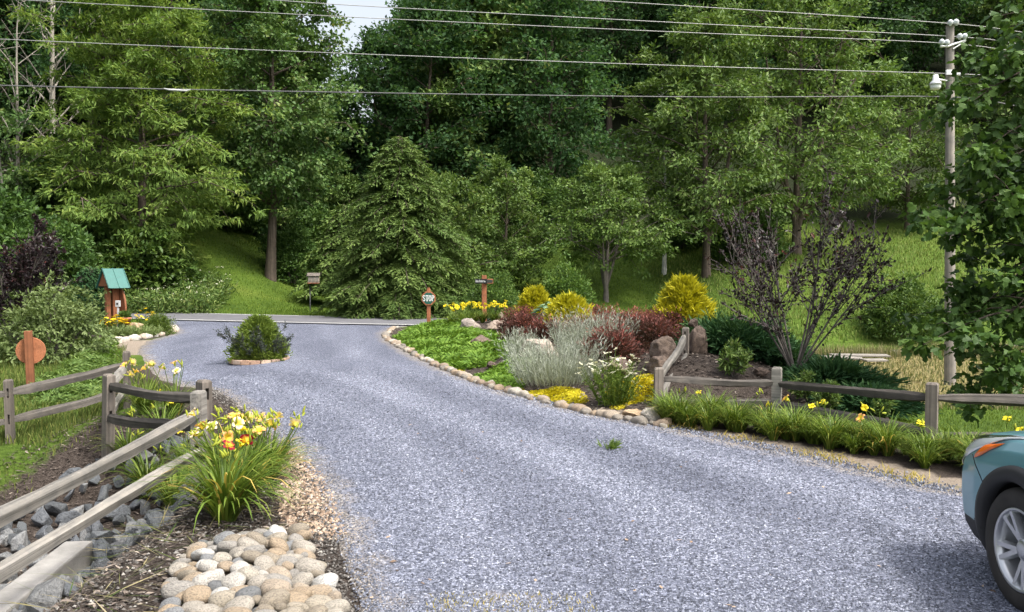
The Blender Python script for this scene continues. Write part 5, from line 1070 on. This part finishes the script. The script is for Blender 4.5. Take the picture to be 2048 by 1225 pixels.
P = np.c_[p, H(p[:, 0], p[:, 1])]; hh = .5 + .6 * rs.rand(n); V = []; ci = np.repeat(np.arange(n), 9); kk = rs.rand(len(ci)); PP = P[ci] + np.c_[rs.randn(len(ci), 2) * .08, hh[ci] * kk]
obj('foliage', leaf_mesh('foliage', PP - [-15.5, 41, Hs(-15.5, 41)], rs.randn(len(ci), 3) + [0, 0, .4], unit(rs.randn(len(ci), 3) + [0, 0, .5]), .22 * (.5 + rs.rand(len(ci))), .07, np.clip(rs.rand(len(ci)), 0, 1), M['leaf_maple']), tw, kind='stuff')
ci = np.repeat(np.arange(0, n, 9), 4); PP = P[ci] + np.c_[rs.randn(len(ci), 2) * .05, hh[ci] + .08]
obj('flower', leaf_mesh('flower', PP - [-15.5, 41, Hs(-15.5, 41)], rs.randn(len(ci), 3), unit(rs.randn(len(ci), 3) + [0, 0, 1]), .06, .05, rs.rand(len(ci)), M['white_bloom']), tw, kind='stuff')

# island: brick ring, clipped evergreen, wiry weeds
xi, yi = X(517, 19.35), 19.35
br = thing('brick_ring', 'oval ring of reddish bricks around the driveway island', 'brick edging', (xi, yi, Hs(xi, yi)))
bm_ = box_me('brick', (.20, .095, .09), M['brick'], (0, 0, 0), .008); rs = RS(531)
for k in range(18):
    a_ = k * 2 * math.pi / 18; obj('brick', bm_, br, (.60 * math.cos(a_), .66 * math.sin(a_), .035 + .012 * rs.rand()), ((rs.rand() - .5) * .1, (rs.rand() - .5) * .1, a_ + math.pi / 2 + (rs.rand() - .5) * .15), (.95 + .1 * rs.rand(), 1, 1))
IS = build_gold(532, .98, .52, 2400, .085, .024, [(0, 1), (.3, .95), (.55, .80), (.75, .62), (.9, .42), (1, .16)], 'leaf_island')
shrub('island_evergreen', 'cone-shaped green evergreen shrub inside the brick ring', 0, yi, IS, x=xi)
wv = build_vase(533, 15, .82, 1.7, 'leaf_weed', .07, .018, 2, 24, .004, .02)
shrub('wiry_weed', 'dark wiry weeds sprawling around the island evergreen', 0, yi - .1, wv, 'weeds', x=xi)
xg, yg = G(1217, 901); clump('green_weed', 'small green weed sprouting alone in the gravel', 0, yg, build_stalks(534, .05, .045, 16, 'leaf_maple', 1.4, .012), 'weed', x=xg)

# ------------------------------------------------------------------ daylilies
def lily_leaves(seed, nb, ln_, spread, wd=.024):
    rs = RS(seed); n = nb; K = 7; th = rs.rand(n) * 6.28; L_ = ln_ * (.6 + .5 * rs.rand(n)); e0 = 1.45 - spread * .55 * rs.rand(n); bend = (1.1 + 1.3 * rs.rand(n)) * spread
    p = np.stack([np.cos(th) * .07 * rs.rand(n), np.sin(th) * .07 * rs.rand(n), 0 * th], 1); d2 = np.stack([np.cos(th), np.sin(th)], 1); sd = np.stack([-np.sin(th), np.cos(th), 0 * th], 1)
    V = []; wk = [.8, 1, 1, .92, .75, .45, .06]; tw = rs.randn(n) * .25
    for k in range(K):
        V.append(p - sd * (wd * wk[k] / 2)); V.append(p + sd * (wd * wk[k] / 2))
        e = e0 - bend * (k / (K - 1)) ** 1.6; st_ = L_ / (K - 1); th2 = th + tw * k / K
        p = p + np.stack([np.cos(th2) * np.cos(e) * st_, np.sin(th2) * np.cos(e) * st_, np.sin(e) * st_], 1); p[:, 2] = np.maximum(p[:, 2], .015)
    V = np.stack(V, 1); b0 = np.arange(n)[:, None, None] * (2 * K); q = np.arange(K - 1)[None, :, None] * 2
    F = (b0 + q + np.array([0, 1, 3, 2])[None, None]).reshape(-1, 4); r = np.clip(rs.rand(n) * .92, 0, 1); r[rs.rand(n) < .05] = 1
    return mesh_np('foliage', V.reshape(-1, 3), F, True, {'rnd': np.repeat(r, 2 * K)}, M['leaf_lily'])
def lily_flower(mat, size=.055):
    V, F, A_ = [], [], []; ss = [0, .3, .6, .85, 1]
    rr = [.10, .32, .75, 1.0, 1.08]; zz = [0, .55, .80, .72, .55]; ww = [.06, .26, .46, .30, .03]
    for k in range(6):
        a_ = k * math.pi / 3; d = np.array([math.cos(a_), math.sin(a_), 0]); s = np.array([-d[1], d[0], 0]); f = 1.0 if k % 2 else .85; b0 = len(V)
        for q in range(5):
            c = d * rr[q] * size + np.array([0, 0, zz[q] * size + (.012 if k % 2 else 0)])
            V += [c - s * ww[q] * size * f + [0, 0, .06 * size], c, c + s * ww[q] * size * f + [0, 0, .06 * size]]; A_ += [ss[q]] * 3
        for q in range(4):
            o = b0 + q * 3; F += [[o, o + 1, o + 4, o + 3], [o + 1, o + 2, o + 5, o + 4]]
    return mesh_np('flower', np.array(V), np.array(F), True, {'rnd': np.array(A_)}, M[mat])
FL = {k: lily_flower('petal_' + k) for k in ('yellow', 'peach', 'cream', 'crimson')}
FLy = lily_flower('petal_yellow', .040)
bud = lathe_me('bud', [(0, 0), (.008, .012), (.011, .035), (.007, .06), (0, .07)], leaf_mat('bud', [(0, (.30, .34, .04)), (1, (.30, .34, .04))], .5, .2, .3, .1), 6)
LV = [lily_leaves(600 + k, nb, ln_, spd, wd_) for k, (nb, ln_, spd, wd_) in enumerate([(260, .84, 1.12, .022), (230, .78, 1.05, .021), (170, .70, .95, .017), (160, .64, .90, .017), (170, .72, .85, .017)])]
def lily(label, x, y, var, rs, flowers=(), nbud=0, fh=.7, rz=0.0, scale=1.0, group=None, spread=.32):
    t_ = thing('daylily', label, 'daylily', (x, y, Hs(x, y) - .01), rz, group); obj('foliage', LV[var], t_, scale=(scale,) * 3)
    tips = []
    for k, fl in enumerate(list(flowers) + [None] * nbud):
        a_ = rs.rand() * 6.28; q = spread * rs.rand() ** .5; tip = np.array([math.cos(a_) * q, math.sin(a_) * q, fh * (.78 + .3 * rs.rand())]); a = Acc()
        a.tube([[tip[0] * .15, tip[1] * .15, 0], [tip[0] * .5, tip[1] * .5, tip[2] * .55], tip], [.006, .005, .004], 5, .45); stl = obj('stalk', a.mesh('stalk', M['leaf_lily']), t_)
        if fl: obj('flower', FL[fl] if fl != 'small' else FLy, t_, tip, (rs.randn() * .5 + .6, rs.randn() * .5, rs.rand() * 6.28))
        for b_ in range(3 if not fl else 2): obj('bud', bud, stl, tip + rs.randn(3) * [.02, .02, .01] + [0, 0, -.01], (rs.randn() * .5, rs.randn() * .5, 0), (1, 1, .8 + .5 * rs.rand()))
    return t_
rs = RS(621)
lily('large arching daylily clump in front of the near fence post, by the cobbles', -2.28, 6.85, 0, rs, ['crimson', 'yellow', 'crimson'], 4, .60, spread=.28)
lily('daylily clump with peach and yellow flowers right of the near fence post', -2.36, 7.5, 1, rs, ['cream', 'peach', 'yellow', 'peach', 'cream', 'peach', 'cream', 'peach'], 15, .66, 1.0, .95, spread=.38)
lily('daylily clump with buds close beside the near fence post', -2.75, 8.2, 1, rs, ['yellow', 'peach', 'cream', 'cream', 'peach'], 14, .66, 2.0, .9, spread=.34)
lily('daylily clump at the gravel edge right of the peach-flowered clump', -2.32, 8.2, 1, rs, ['cream', 'cream', 'peach', 'cream', 'peach'], 10, .64, 3.0, .8, spread=.30)
for k, (u, Y, fl, lb) in enumerate([(285, 12.2, ['peach', 'cream', 'peach', 'cream', 'peach'], 'daylily clump with pale peach flowers behind the back fence corner'), (345, 12.0, ['cream', 'cream', 'peach', 'cream'], 'daylily clump with cream flowers by the gravel behind the left rails'), (320, 11.2, ['small', 'small', 'yellow'], 'daylily clump with yellow flowers seen between the left rails'), (372, 10.6, ['yellow', 'yellow', 'small'], 'daylily clump with yellow flowers beside the paired fence posts'), (250, 10.9, [], 'leafy daylily clump beside the leaning fence post'), (290, 10.3, [], 'leafy daylily clump below the two dark left rails'), (340, 10.0, [], 'leafy daylily clump in front of the dark left rails'), (225, 13.4, [], 'leafy daylily clump by the back left fence corner')]):
    lily(lb, X(u, Y), Y, 2 + k % 3, rs, fl, 3, .70, k * 1.3, .95)
for k, (u, Y) in enumerate([(905, 25.6), (935, 25.9), (965, 26.2), (990, 26.0), (1012, 26.4), (925, 26.6), (950, 27.0)]):
    lily('yellow flowering lily clump below the street name post, ' + ['leftmost of the front row', 'second of the front row', 'third of the front row', 'fourth of the front row', 'rightmost of the front row', 'left of the back row', 'right of the back row'][k], X(u, Y), Y, 2 + k % 3, rs, ['yellow'] * 8, 0, .56, k * 1.7, .75, 'yellow lilies below the street name post', .4)
# row along the right fence
Lr = smooth_line(np.array([(2.15, 11.55), (3.15, 10.75), (4.0, 9.75), (4.75, 8.95), (6.2, 8.35), (8.6, 7.9)]), 40)
fr = {2: ['small'], 6: ['small'], 8: ['small', 'peach'], 11: ['small'], 14: ['small', 'peach'], 17: ['small'], 20: ['small', 'small'], 22: ['small'], 24: ['small']}
o1 = 'first second third fourth fifth sixth seventh eighth ninth'.split(); NTH = o1 + 'tenth eleventh twelfth thirteenth fourteenth fifteenth sixteenth seventeenth eighteenth nineteenth twentieth'.split() + ['twenty-' + q for q in o1] + ['thirtieth'] + ['thirty-' + q for q in o1] + ['fortieth']
for k, (x, y) in enumerate(Lr):
    for row in (0, 1, 2):
        xx, yy = x + (rs.rand() - .5) * .34 - .07 * row, y + (rs.rand() - .5) * .30 - .21 * row
        f = fr.get(k, []) if row == 0 else []
        lily(('flowering' if f else 'leafy') + ' daylily, ' + NTH[k] + ' from the corner post in the ' + ['fence-side', 'middle', 'gravel-side'][row] + ' row on the right', xx, yy, 2 + rs.randint(3), rs, f, 1 if (k % 5 == 0 and row == 0) else 0, .44, rs.rand() * 6.28, .42 + .38 * rs.rand(), 'daylily row along the right fence')

# ------------------------------------------------------------------ near tree at the right edge
rs = RS(701); tx, ty = 8.7, 12.2; tz = Hs(tx, ty)
nt_ = thing('broadleaf_tree', 'dark broad-leaved tree hanging into the right edge of the picture', 'tree', (tx, ty, tz)); wd = Acc()
wd.tube([[0, 0, -.3], [.05, 0, 2], [-.05, .1, 4.5], [0, 0, 7.5]], [.17, .14, .10, .03], 10); base = np.array([tx, ty, tz]); CC = []
ends = [(1925, 215), (1960, 165), (2015, 110), (1965, 300), (2030, 230), (1840, 425), (1905, 440), (1965, 410), (2030, 390), (1955, 520), (2030, 490), (1850, 690), (1900, 655), (1955, 620), (2010, 640), (2040, 570), (1950, 775), (1990, 745), (1965, 800), (2100, 300), (2120, 480), (2150, 150), (2110, 620), (2090, 80), (1980, 350), (2020, 560), (1925, 700), (1935, 600), (1945, 360), (2045, 330), (1990, 200), (2040, 160), (1930, 470), (1990, 460), (2250, 250), (2230, 450), (2200, 100)]
for (u, v) in ends:
    Y = 11.4 + 1.6 * rs.rand(); en = np.array([X(u, Y), Y, Z(v, Y)]) - base; z0 = np.clip(en[2] + .5 + .5 * rs.rand(), 1.2, 6.5); s0 = np.array([0, 0, z0]); q = np.linspace(0, 1, 7)[:, None]
    mid = s0 * .45 + en * .55 + [0, 0, .55]; path = (1 - q) ** 2 * s0 + 2 * q * (1 - q) * mid + q ** 2 * en; wd.tube(path, .035 * (1 - .88 * q[:, 0]), 5); CC.append(en)
    for j in range(5):
        k = 3 + rs.randint(4); b0 = path[k]; e2 = b0 + rs.randn(3) * [.34, .34, .20] - [.05, 0, .05]; wd.tube([b0, (b0 + e2) / 2 + [0, 0, .04], e2], [.012, .008, .003], 4); CC += [e2, (b0 + e2) / 2]
CC = np.array(CC); P, D, N, LL, WW, rnd = cluster_leaves(rs, CC, 19, .24, .6, .135, .12, None, .9, .8, .45)
# lobed leaf outline
ol = np.array([(0, 0), (.18, .30), (.42, .50), (.52, .24), (.80, .30), (1, 0), (.80, -.30), (.52, -.24), (.42, -.50), (.18, -.30)]); n = len(P)
D = unit(D); Sd = unit(np.cross(D, N)); N = np.cross(Sd, D); V = P[:, None] + D[:, None] * (ol[:, 0] * 1.0)[None, :, None] * LL[:, None, None] + Sd[:, None] * ol[:, 1][None, :, None] * WW[:, None, None] * 1.1 + N[:, None] * (np.abs(ol[:, 1]) * .25 - ol[:, 0] ** 2 * .25)[None, :, None] * LL[:, None, None]
tri = np.array([(0, 1, 9), (1, 3, 9), (1, 2, 3), (3, 7, 9), (7, 8, 9), (3, 5, 7), (3, 4, 5), (5, 6, 7)])
obj('trunk', wd.mesh('trunk', M['bark']), nt_)
obj('crown', mesh_np('crown', V.reshape(-1, 3), (np.arange(n)[:, None, None] * 10 + tri).reshape(-1, 3), False, {'rnd': np.repeat(rnd, 10)}, M['leaf_dark']), nt_)

# ------------------------------------------------------------------ parked car (x forward along the car, y to its left, z up; nose at x = 0)
car = thing('parked_car', 'teal sport utility car parked at the right picture edge', 'car', (3.83, 5.98, 0), math.pi / 2 + .03, scale=(1, 1, 1.04))
def car_w(s): return np.interp(s, [0, .04, .12, .25, .45, .75, 1.2, 3.8, 4.25, 4.45, 4.52], [.55, .70, .79, .86, .895, .912, .92, .92, .88, .80, .70])
def car_h(s): return np.interp(s, [0, .05, .15, .35, .7, 1.1, 1.5, 2.2, 3.6, 4.3, 4.52], [.70, .80, .86, .925, .985, 1.03, 1.06, 1.07, 1.09, 1.10, 1.0])
def car_b(s): return np.interp(s, [0, .15, .5, 4.0, 4.52], [.30, .23, .20, .22, .34])
WT = [(0.0, 0), (.62, 0), (.90, .02), (.965, .16), (.985, .28), (1.0, .45), (1.0, .62), (.985, .74), (.955, .84), (.90, .925), (.82, .97), (.66, .99), (.40, 1.0), (0, 1.012)]
def car_pt(s, t):                                          # t 0..1 around the half section, left side
    k = np.linspace(0, 1, len(WT)); a_ = np.interp(t, k, [q[0] for q in WT]); b_ = np.interp(t, k, [q[1] for q in WT])
    zb, zh = car_b(s), car_h(s); return np.stack([-s, a_ * car_w(s), zb + (zh - zb) * b_], -1)
ss = np.unique(np.concatenate([np.linspace(0, .3, 20), np.linspace(.3, 1.5, 50), np.linspace(1.5, 4.52, 70)])); tt = np.linspace(0, 1, 66)
SS, TT = np.meshgrid(ss, tt, indexing='ij'); Pq = car_pt(SS, TT)
WC = [(.93, .355), (3.62, .355)]; RA = .405
def car_mesh(sel, name, mat):
    V, F = [], []
    for sg in (1, -1):
        Pm = Pq * [1, sg, 1]; n0 = len(V) * 0 + sum(len(v) for v in V); V.append(Pm.reshape(-1, 3)); a_, b_ = SS.shape
        i = np.arange(a_ - 1)[:, None] * b_; j = np.arange(b_ - 1)[None]; Fq = np.stack([i + j, i + j + 1, i + b_ + j + 1, i + b_ + j], -1).reshape(-1, 4); Fq = Fq if sg < 0 else Fq[:, ::-1]
        ctr = Pm.reshape(-1, 3)[Fq].mean(1); ok = sel(ctr)
        for wx, wz in WC: ok &= ~((np.hypot(ctr[:, 0] + wx, ctr[:, 2] - wz) < RA) & (np.abs(ctr[:, 1]) > .55))
        F.append(Fq[ok] + n0)
    V, F = np.concatenate(V), np.concatenate(F); us, inv = np.unique(F, return_inverse=True); me = mesh_np(name, V[us], inv.reshape(F.shape), True, None, mat)
    bm = bmesh.new(); bm.from_mesh(me); bmesh.ops.remove_doubles(bm, verts=bm.verts[:], dist=.0005); bm.to_mesh(me); bm.free(); return me
obj('body', car_mesh(lambda c: c[:, 2] > .385, 'body', M['car_paint']), car)
obj('lower_cladding', car_mesh(lambda c: c[:, 2] <= .385, 'lower_cladding', M['car_black']), car)
for end in (0, len(ss) - 1):                               # close nose and tail
    P_ = np.concatenate([Pq[end], (Pq[end] * [1, -1, 1])[::-1]]); c = P_.mean(0); n = len(P_); F = [[n, k, (k + 1) % n] for k in range(n)]
    obj('grille' if end == 0 else 'tail_panel', mesh_np('cap', np.r_[P_, [c]], np.array(F), True, None, M['car_black'] if end == 0 else M['car_paint']), car)
# cabin
cs = [(1.15, 1.03, .74, 1.04), (1.55, 1.05, .74, 1.30), (2.05, 1.06, .74, 1.58), (2.5, 1.07, .74, 1.65), (3.3, 1.08, .74, 1.65), (3.95, 1.09, .73, 1.58), (4.3, 1.09, .70, 1.25), (4.42, 1.06, .68, 1.08)]
V = []
for (s, zb, hw_, zt) in cs:
    f = max(.0, min(1, (zt - zb) / .55)); V += [(-s, -.86 + .02, zb - .02), (-s, -(.86 - .17 * f), zb + (zt - zb) * .85), (-s, -.5, zt), (-s, .5, zt), (-s, .86 - .17 * f, zb + (zt - zb) * .85), (-s, .84, zb - .02)]
i = np.arange(len(cs) - 1)[:, None] * 6; j = np.arange(5)[None]
Fq = np.stack([i + j, i + 6 + j, i + 6 + j + 1, i + j + 1], -1); top = Fq[2:5, 1:4].reshape(-1, 4)
obj('window_glass', mesh_np('window_glass', np.array(V), Fq.reshape(-1, 4), True, None, M['glass_dark']), car)
obj('roof', mesh_np('roof', np.array(V) + [0, 0, .012], top, True, None, M['car_paint']), car)
# lamps laid on the body surface
def patch(name, quad, off, mat, parent, nu=14, nv=8):
    (a_, b_, c_, d_) = [np.array(q, float) for q in quad]; u_, v_ = np.meshgrid(np.linspace(0, 1, nu), np.linspace(0, 1, nv), indexing='ij'); u_ = u_[..., None]; v_ = v_[..., None]
    st_ = a_ * (1 - u_) * (1 - v_) + b_ * u_ * (1 - v_) + c_ * u_ * v_ + d_ * (1 - u_) * v_; s, t = st_[..., 0], st_[..., 1]; P_ = car_pt(s, t)
    e = .004; nrm = unit(np.cross(car_pt(s + e, t) - car_pt(s, t), car_pt(s, t + e) - car_pt(s, t))); edge_ = np.minimum(np.minimum(u_, 1 - u_) * 8, np.minimum(v_, 1 - v_) * 5).clip(0, 1)
    if (nrm[..., 1].mean() < 0): nrm = -nrm
    P_ = P_ + nrm * off * (.25 + .75 * edge_); i = np.arange(nu - 1)[:, None] * nv; j = np.arange(nv - 1)[None]
    return obj(name, mesh_np(name, P_.reshape(-1, 3), np.stack([i + j, i + j + 1, i + nv + j + 1, i + nv + j], -1).reshape(-1, 4), True, None, M[mat]), parent)
for sg in (1, -1):
    hl = patch('headlight', [(.02, .47), (.62, .690), (.92, .735), (.03, .715)], .012, 'lamp_clear', car)
    ch = patch('trim', [(.10, .655), (.66, .712), (.90, .738), (.05, .72)], .016, 'chrome', hl, 16, 5)
    am = patch('marker_lamp', [(.40, .552), (.48, .575), (.68, .668), (.50, .655)], .019, 'amber', hl, 10, 6)
    if sg < 0: hl.scale = (1, -1, 1)
# joint between bumper and fender
for sg in (1, -1):
    t_ = np.linspace(.42, .575, 12); P_ = car_pt(np.interp(t_, [.42, .575], [.60, .36]), t_) * [1, sg, 1] + [0, sg * .001, 0]; a = Acc(); a.tube(P_, .003, 4); obj('panel_gap', a.mesh('panel_gap', M['car_gap']), car)
def arch(wx, wz, sg):
    a_ = np.linspace(-.35, math.pi + .35, 40); V = []
    for q in a_:
        for r, dy in ((RA - .035, -.05), (RA - .03, .012), (RA + .02, .020), (RA + .055, .010), (RA + .06, -.02)):
            x_, z_ = -wx + r * math.cos(q), wz + r * math.sin(q); s = -x_; zb_, zh_ = car_b(s), car_h(s); y_ = float(car_w(s) * np.interp((z_ - zb_) / (zh_ - zb_), [0, .02, .16, .28, .45, .62, .74], [.90, .92, .965, .985, 1, 1, .985])) + .006; V.append((x_, (y_ + dy) * sg, z_))
    i = np.arange(39)[:, None] * 5; j = np.arange(4)[None]; F = np.stack([i + j, i + j + 1, i + 5 + j + 1, i + 5 + j], -1).reshape(-1, 4)
    return mesh_np('arch_trim', np.array(V), F, True, None, M['car_black'])
for wx, wz in WC:
    for sg in (1, -1):
        obj('arch_trim', arch(wx, wz, sg), car)
        a_ = np.linspace(0, math.pi, 20); V = [(-wx + (RA - .02) * math.cos(q), y_ * sg, wz + (RA - .02) * math.sin(q)) for q in a_ for y_ in (.52, .90)]; i = np.arange(19) * 2
        a = Acc(); a.add(V, np.stack([i, i + 1, i + 3, i + 2], 1)); n = len(a_); obj('wheel_well', a.mesh('wheel_well', M['car_gap']), car)
        obj('well_wall', box_me('well_wall', (.84, .02, .6), M['car_gap'], (0, 0, 0), 0), car, (-wx, .52 * sg, wz + .08))
RW = .348
tyre = lathe_me('tyre', [(.225, -.095), (.25, -.108), (.29, -.112), (.325, -.105), (.342, -.085), (RW, -.06), (RW, .06), (.342, .085), (.325, .105), (.29, .112), (.25, .108), (.232, .10), (.225, .085)], M['rubber'], 64)
barrel = lathe_me('rim', [(.226, -.09), (.226, .09), (.236, .098), (.232, .106), (.218, .10), (.205, .07), (.195, -.05), (.19, -.06), (0, -.06)], M['alloy'], 64)
def spokes():
    a = Acc()
    for k in range(5):
        for dd in (-.19, .19):
            a0 = k * 2 * math.pi / 5 + .3; a1 = a0 + dd
            p0 = np.array([.045 * math.cos(a0), .045 * math.sin(a0), .055]); p1 = np.array([.218 * math.cos(a1), .218 * math.sin(a1), .088]); d = unit(p1 - p0); s = unit(np.cross(d, [0, 0, 1])); w0, w1 = .024, .020
            V = [p0 - s * w0 + [0, 0, -.03], p0 + s * w0 + [0, 0, -.03], p0 + s * w0 * .6 + [0, 0, .012], p0 - s * w0 * .6 + [0, 0, .012], p1 - s * w1 + [0, 0, -.03], p1 + s * w1 + [0, 0, -.03], p1 + s * w1 * .6 + [0, 0, .008], p1 - s * w1 * .6 + [0, 0, .008]]
            a.add(V, [[3, 2, 6, 7], [1, 5, 6, 2], [0, 3, 7, 4], [0, 4, 5, 1]])
    return a.mesh('spoke', M['alloy'], False)
spk = spokes(); hub = lathe_me('hub', [(.062, .0), (.062, .068), (.05, .078), (.03, .082), (0, .083)], M['alloy'], 24)
for wx, wz in WC:
    for sg in (1, -1):
        wl_ = obj('wheel', tyre, car, (-wx, .80 * sg, RW), (-math.pi / 2 * sg, 0, 0)); obj('rim', barrel, wl_); obj('spoke', spk, wl_); obj('hub', hub, wl_)
obj('underbody', box_me('underbody', (4.1, 1.2, .12), M['car_gap'], (0, 0, 0), 0), car, (-2.26, 0, .30))
obj('mirror', pebble('mirror', 3, M['car_paint'], 2, .1), car, (-1.75, .99, 1.10), (0, 0, 0), (.10, .12, .08)); obj('mirror', pebble('mirror', 3, M['car_paint'], 2, .1), car, (-1.75, -.99, 1.10), (0, 0, 0), (.10, .12, .08))
if False: pass
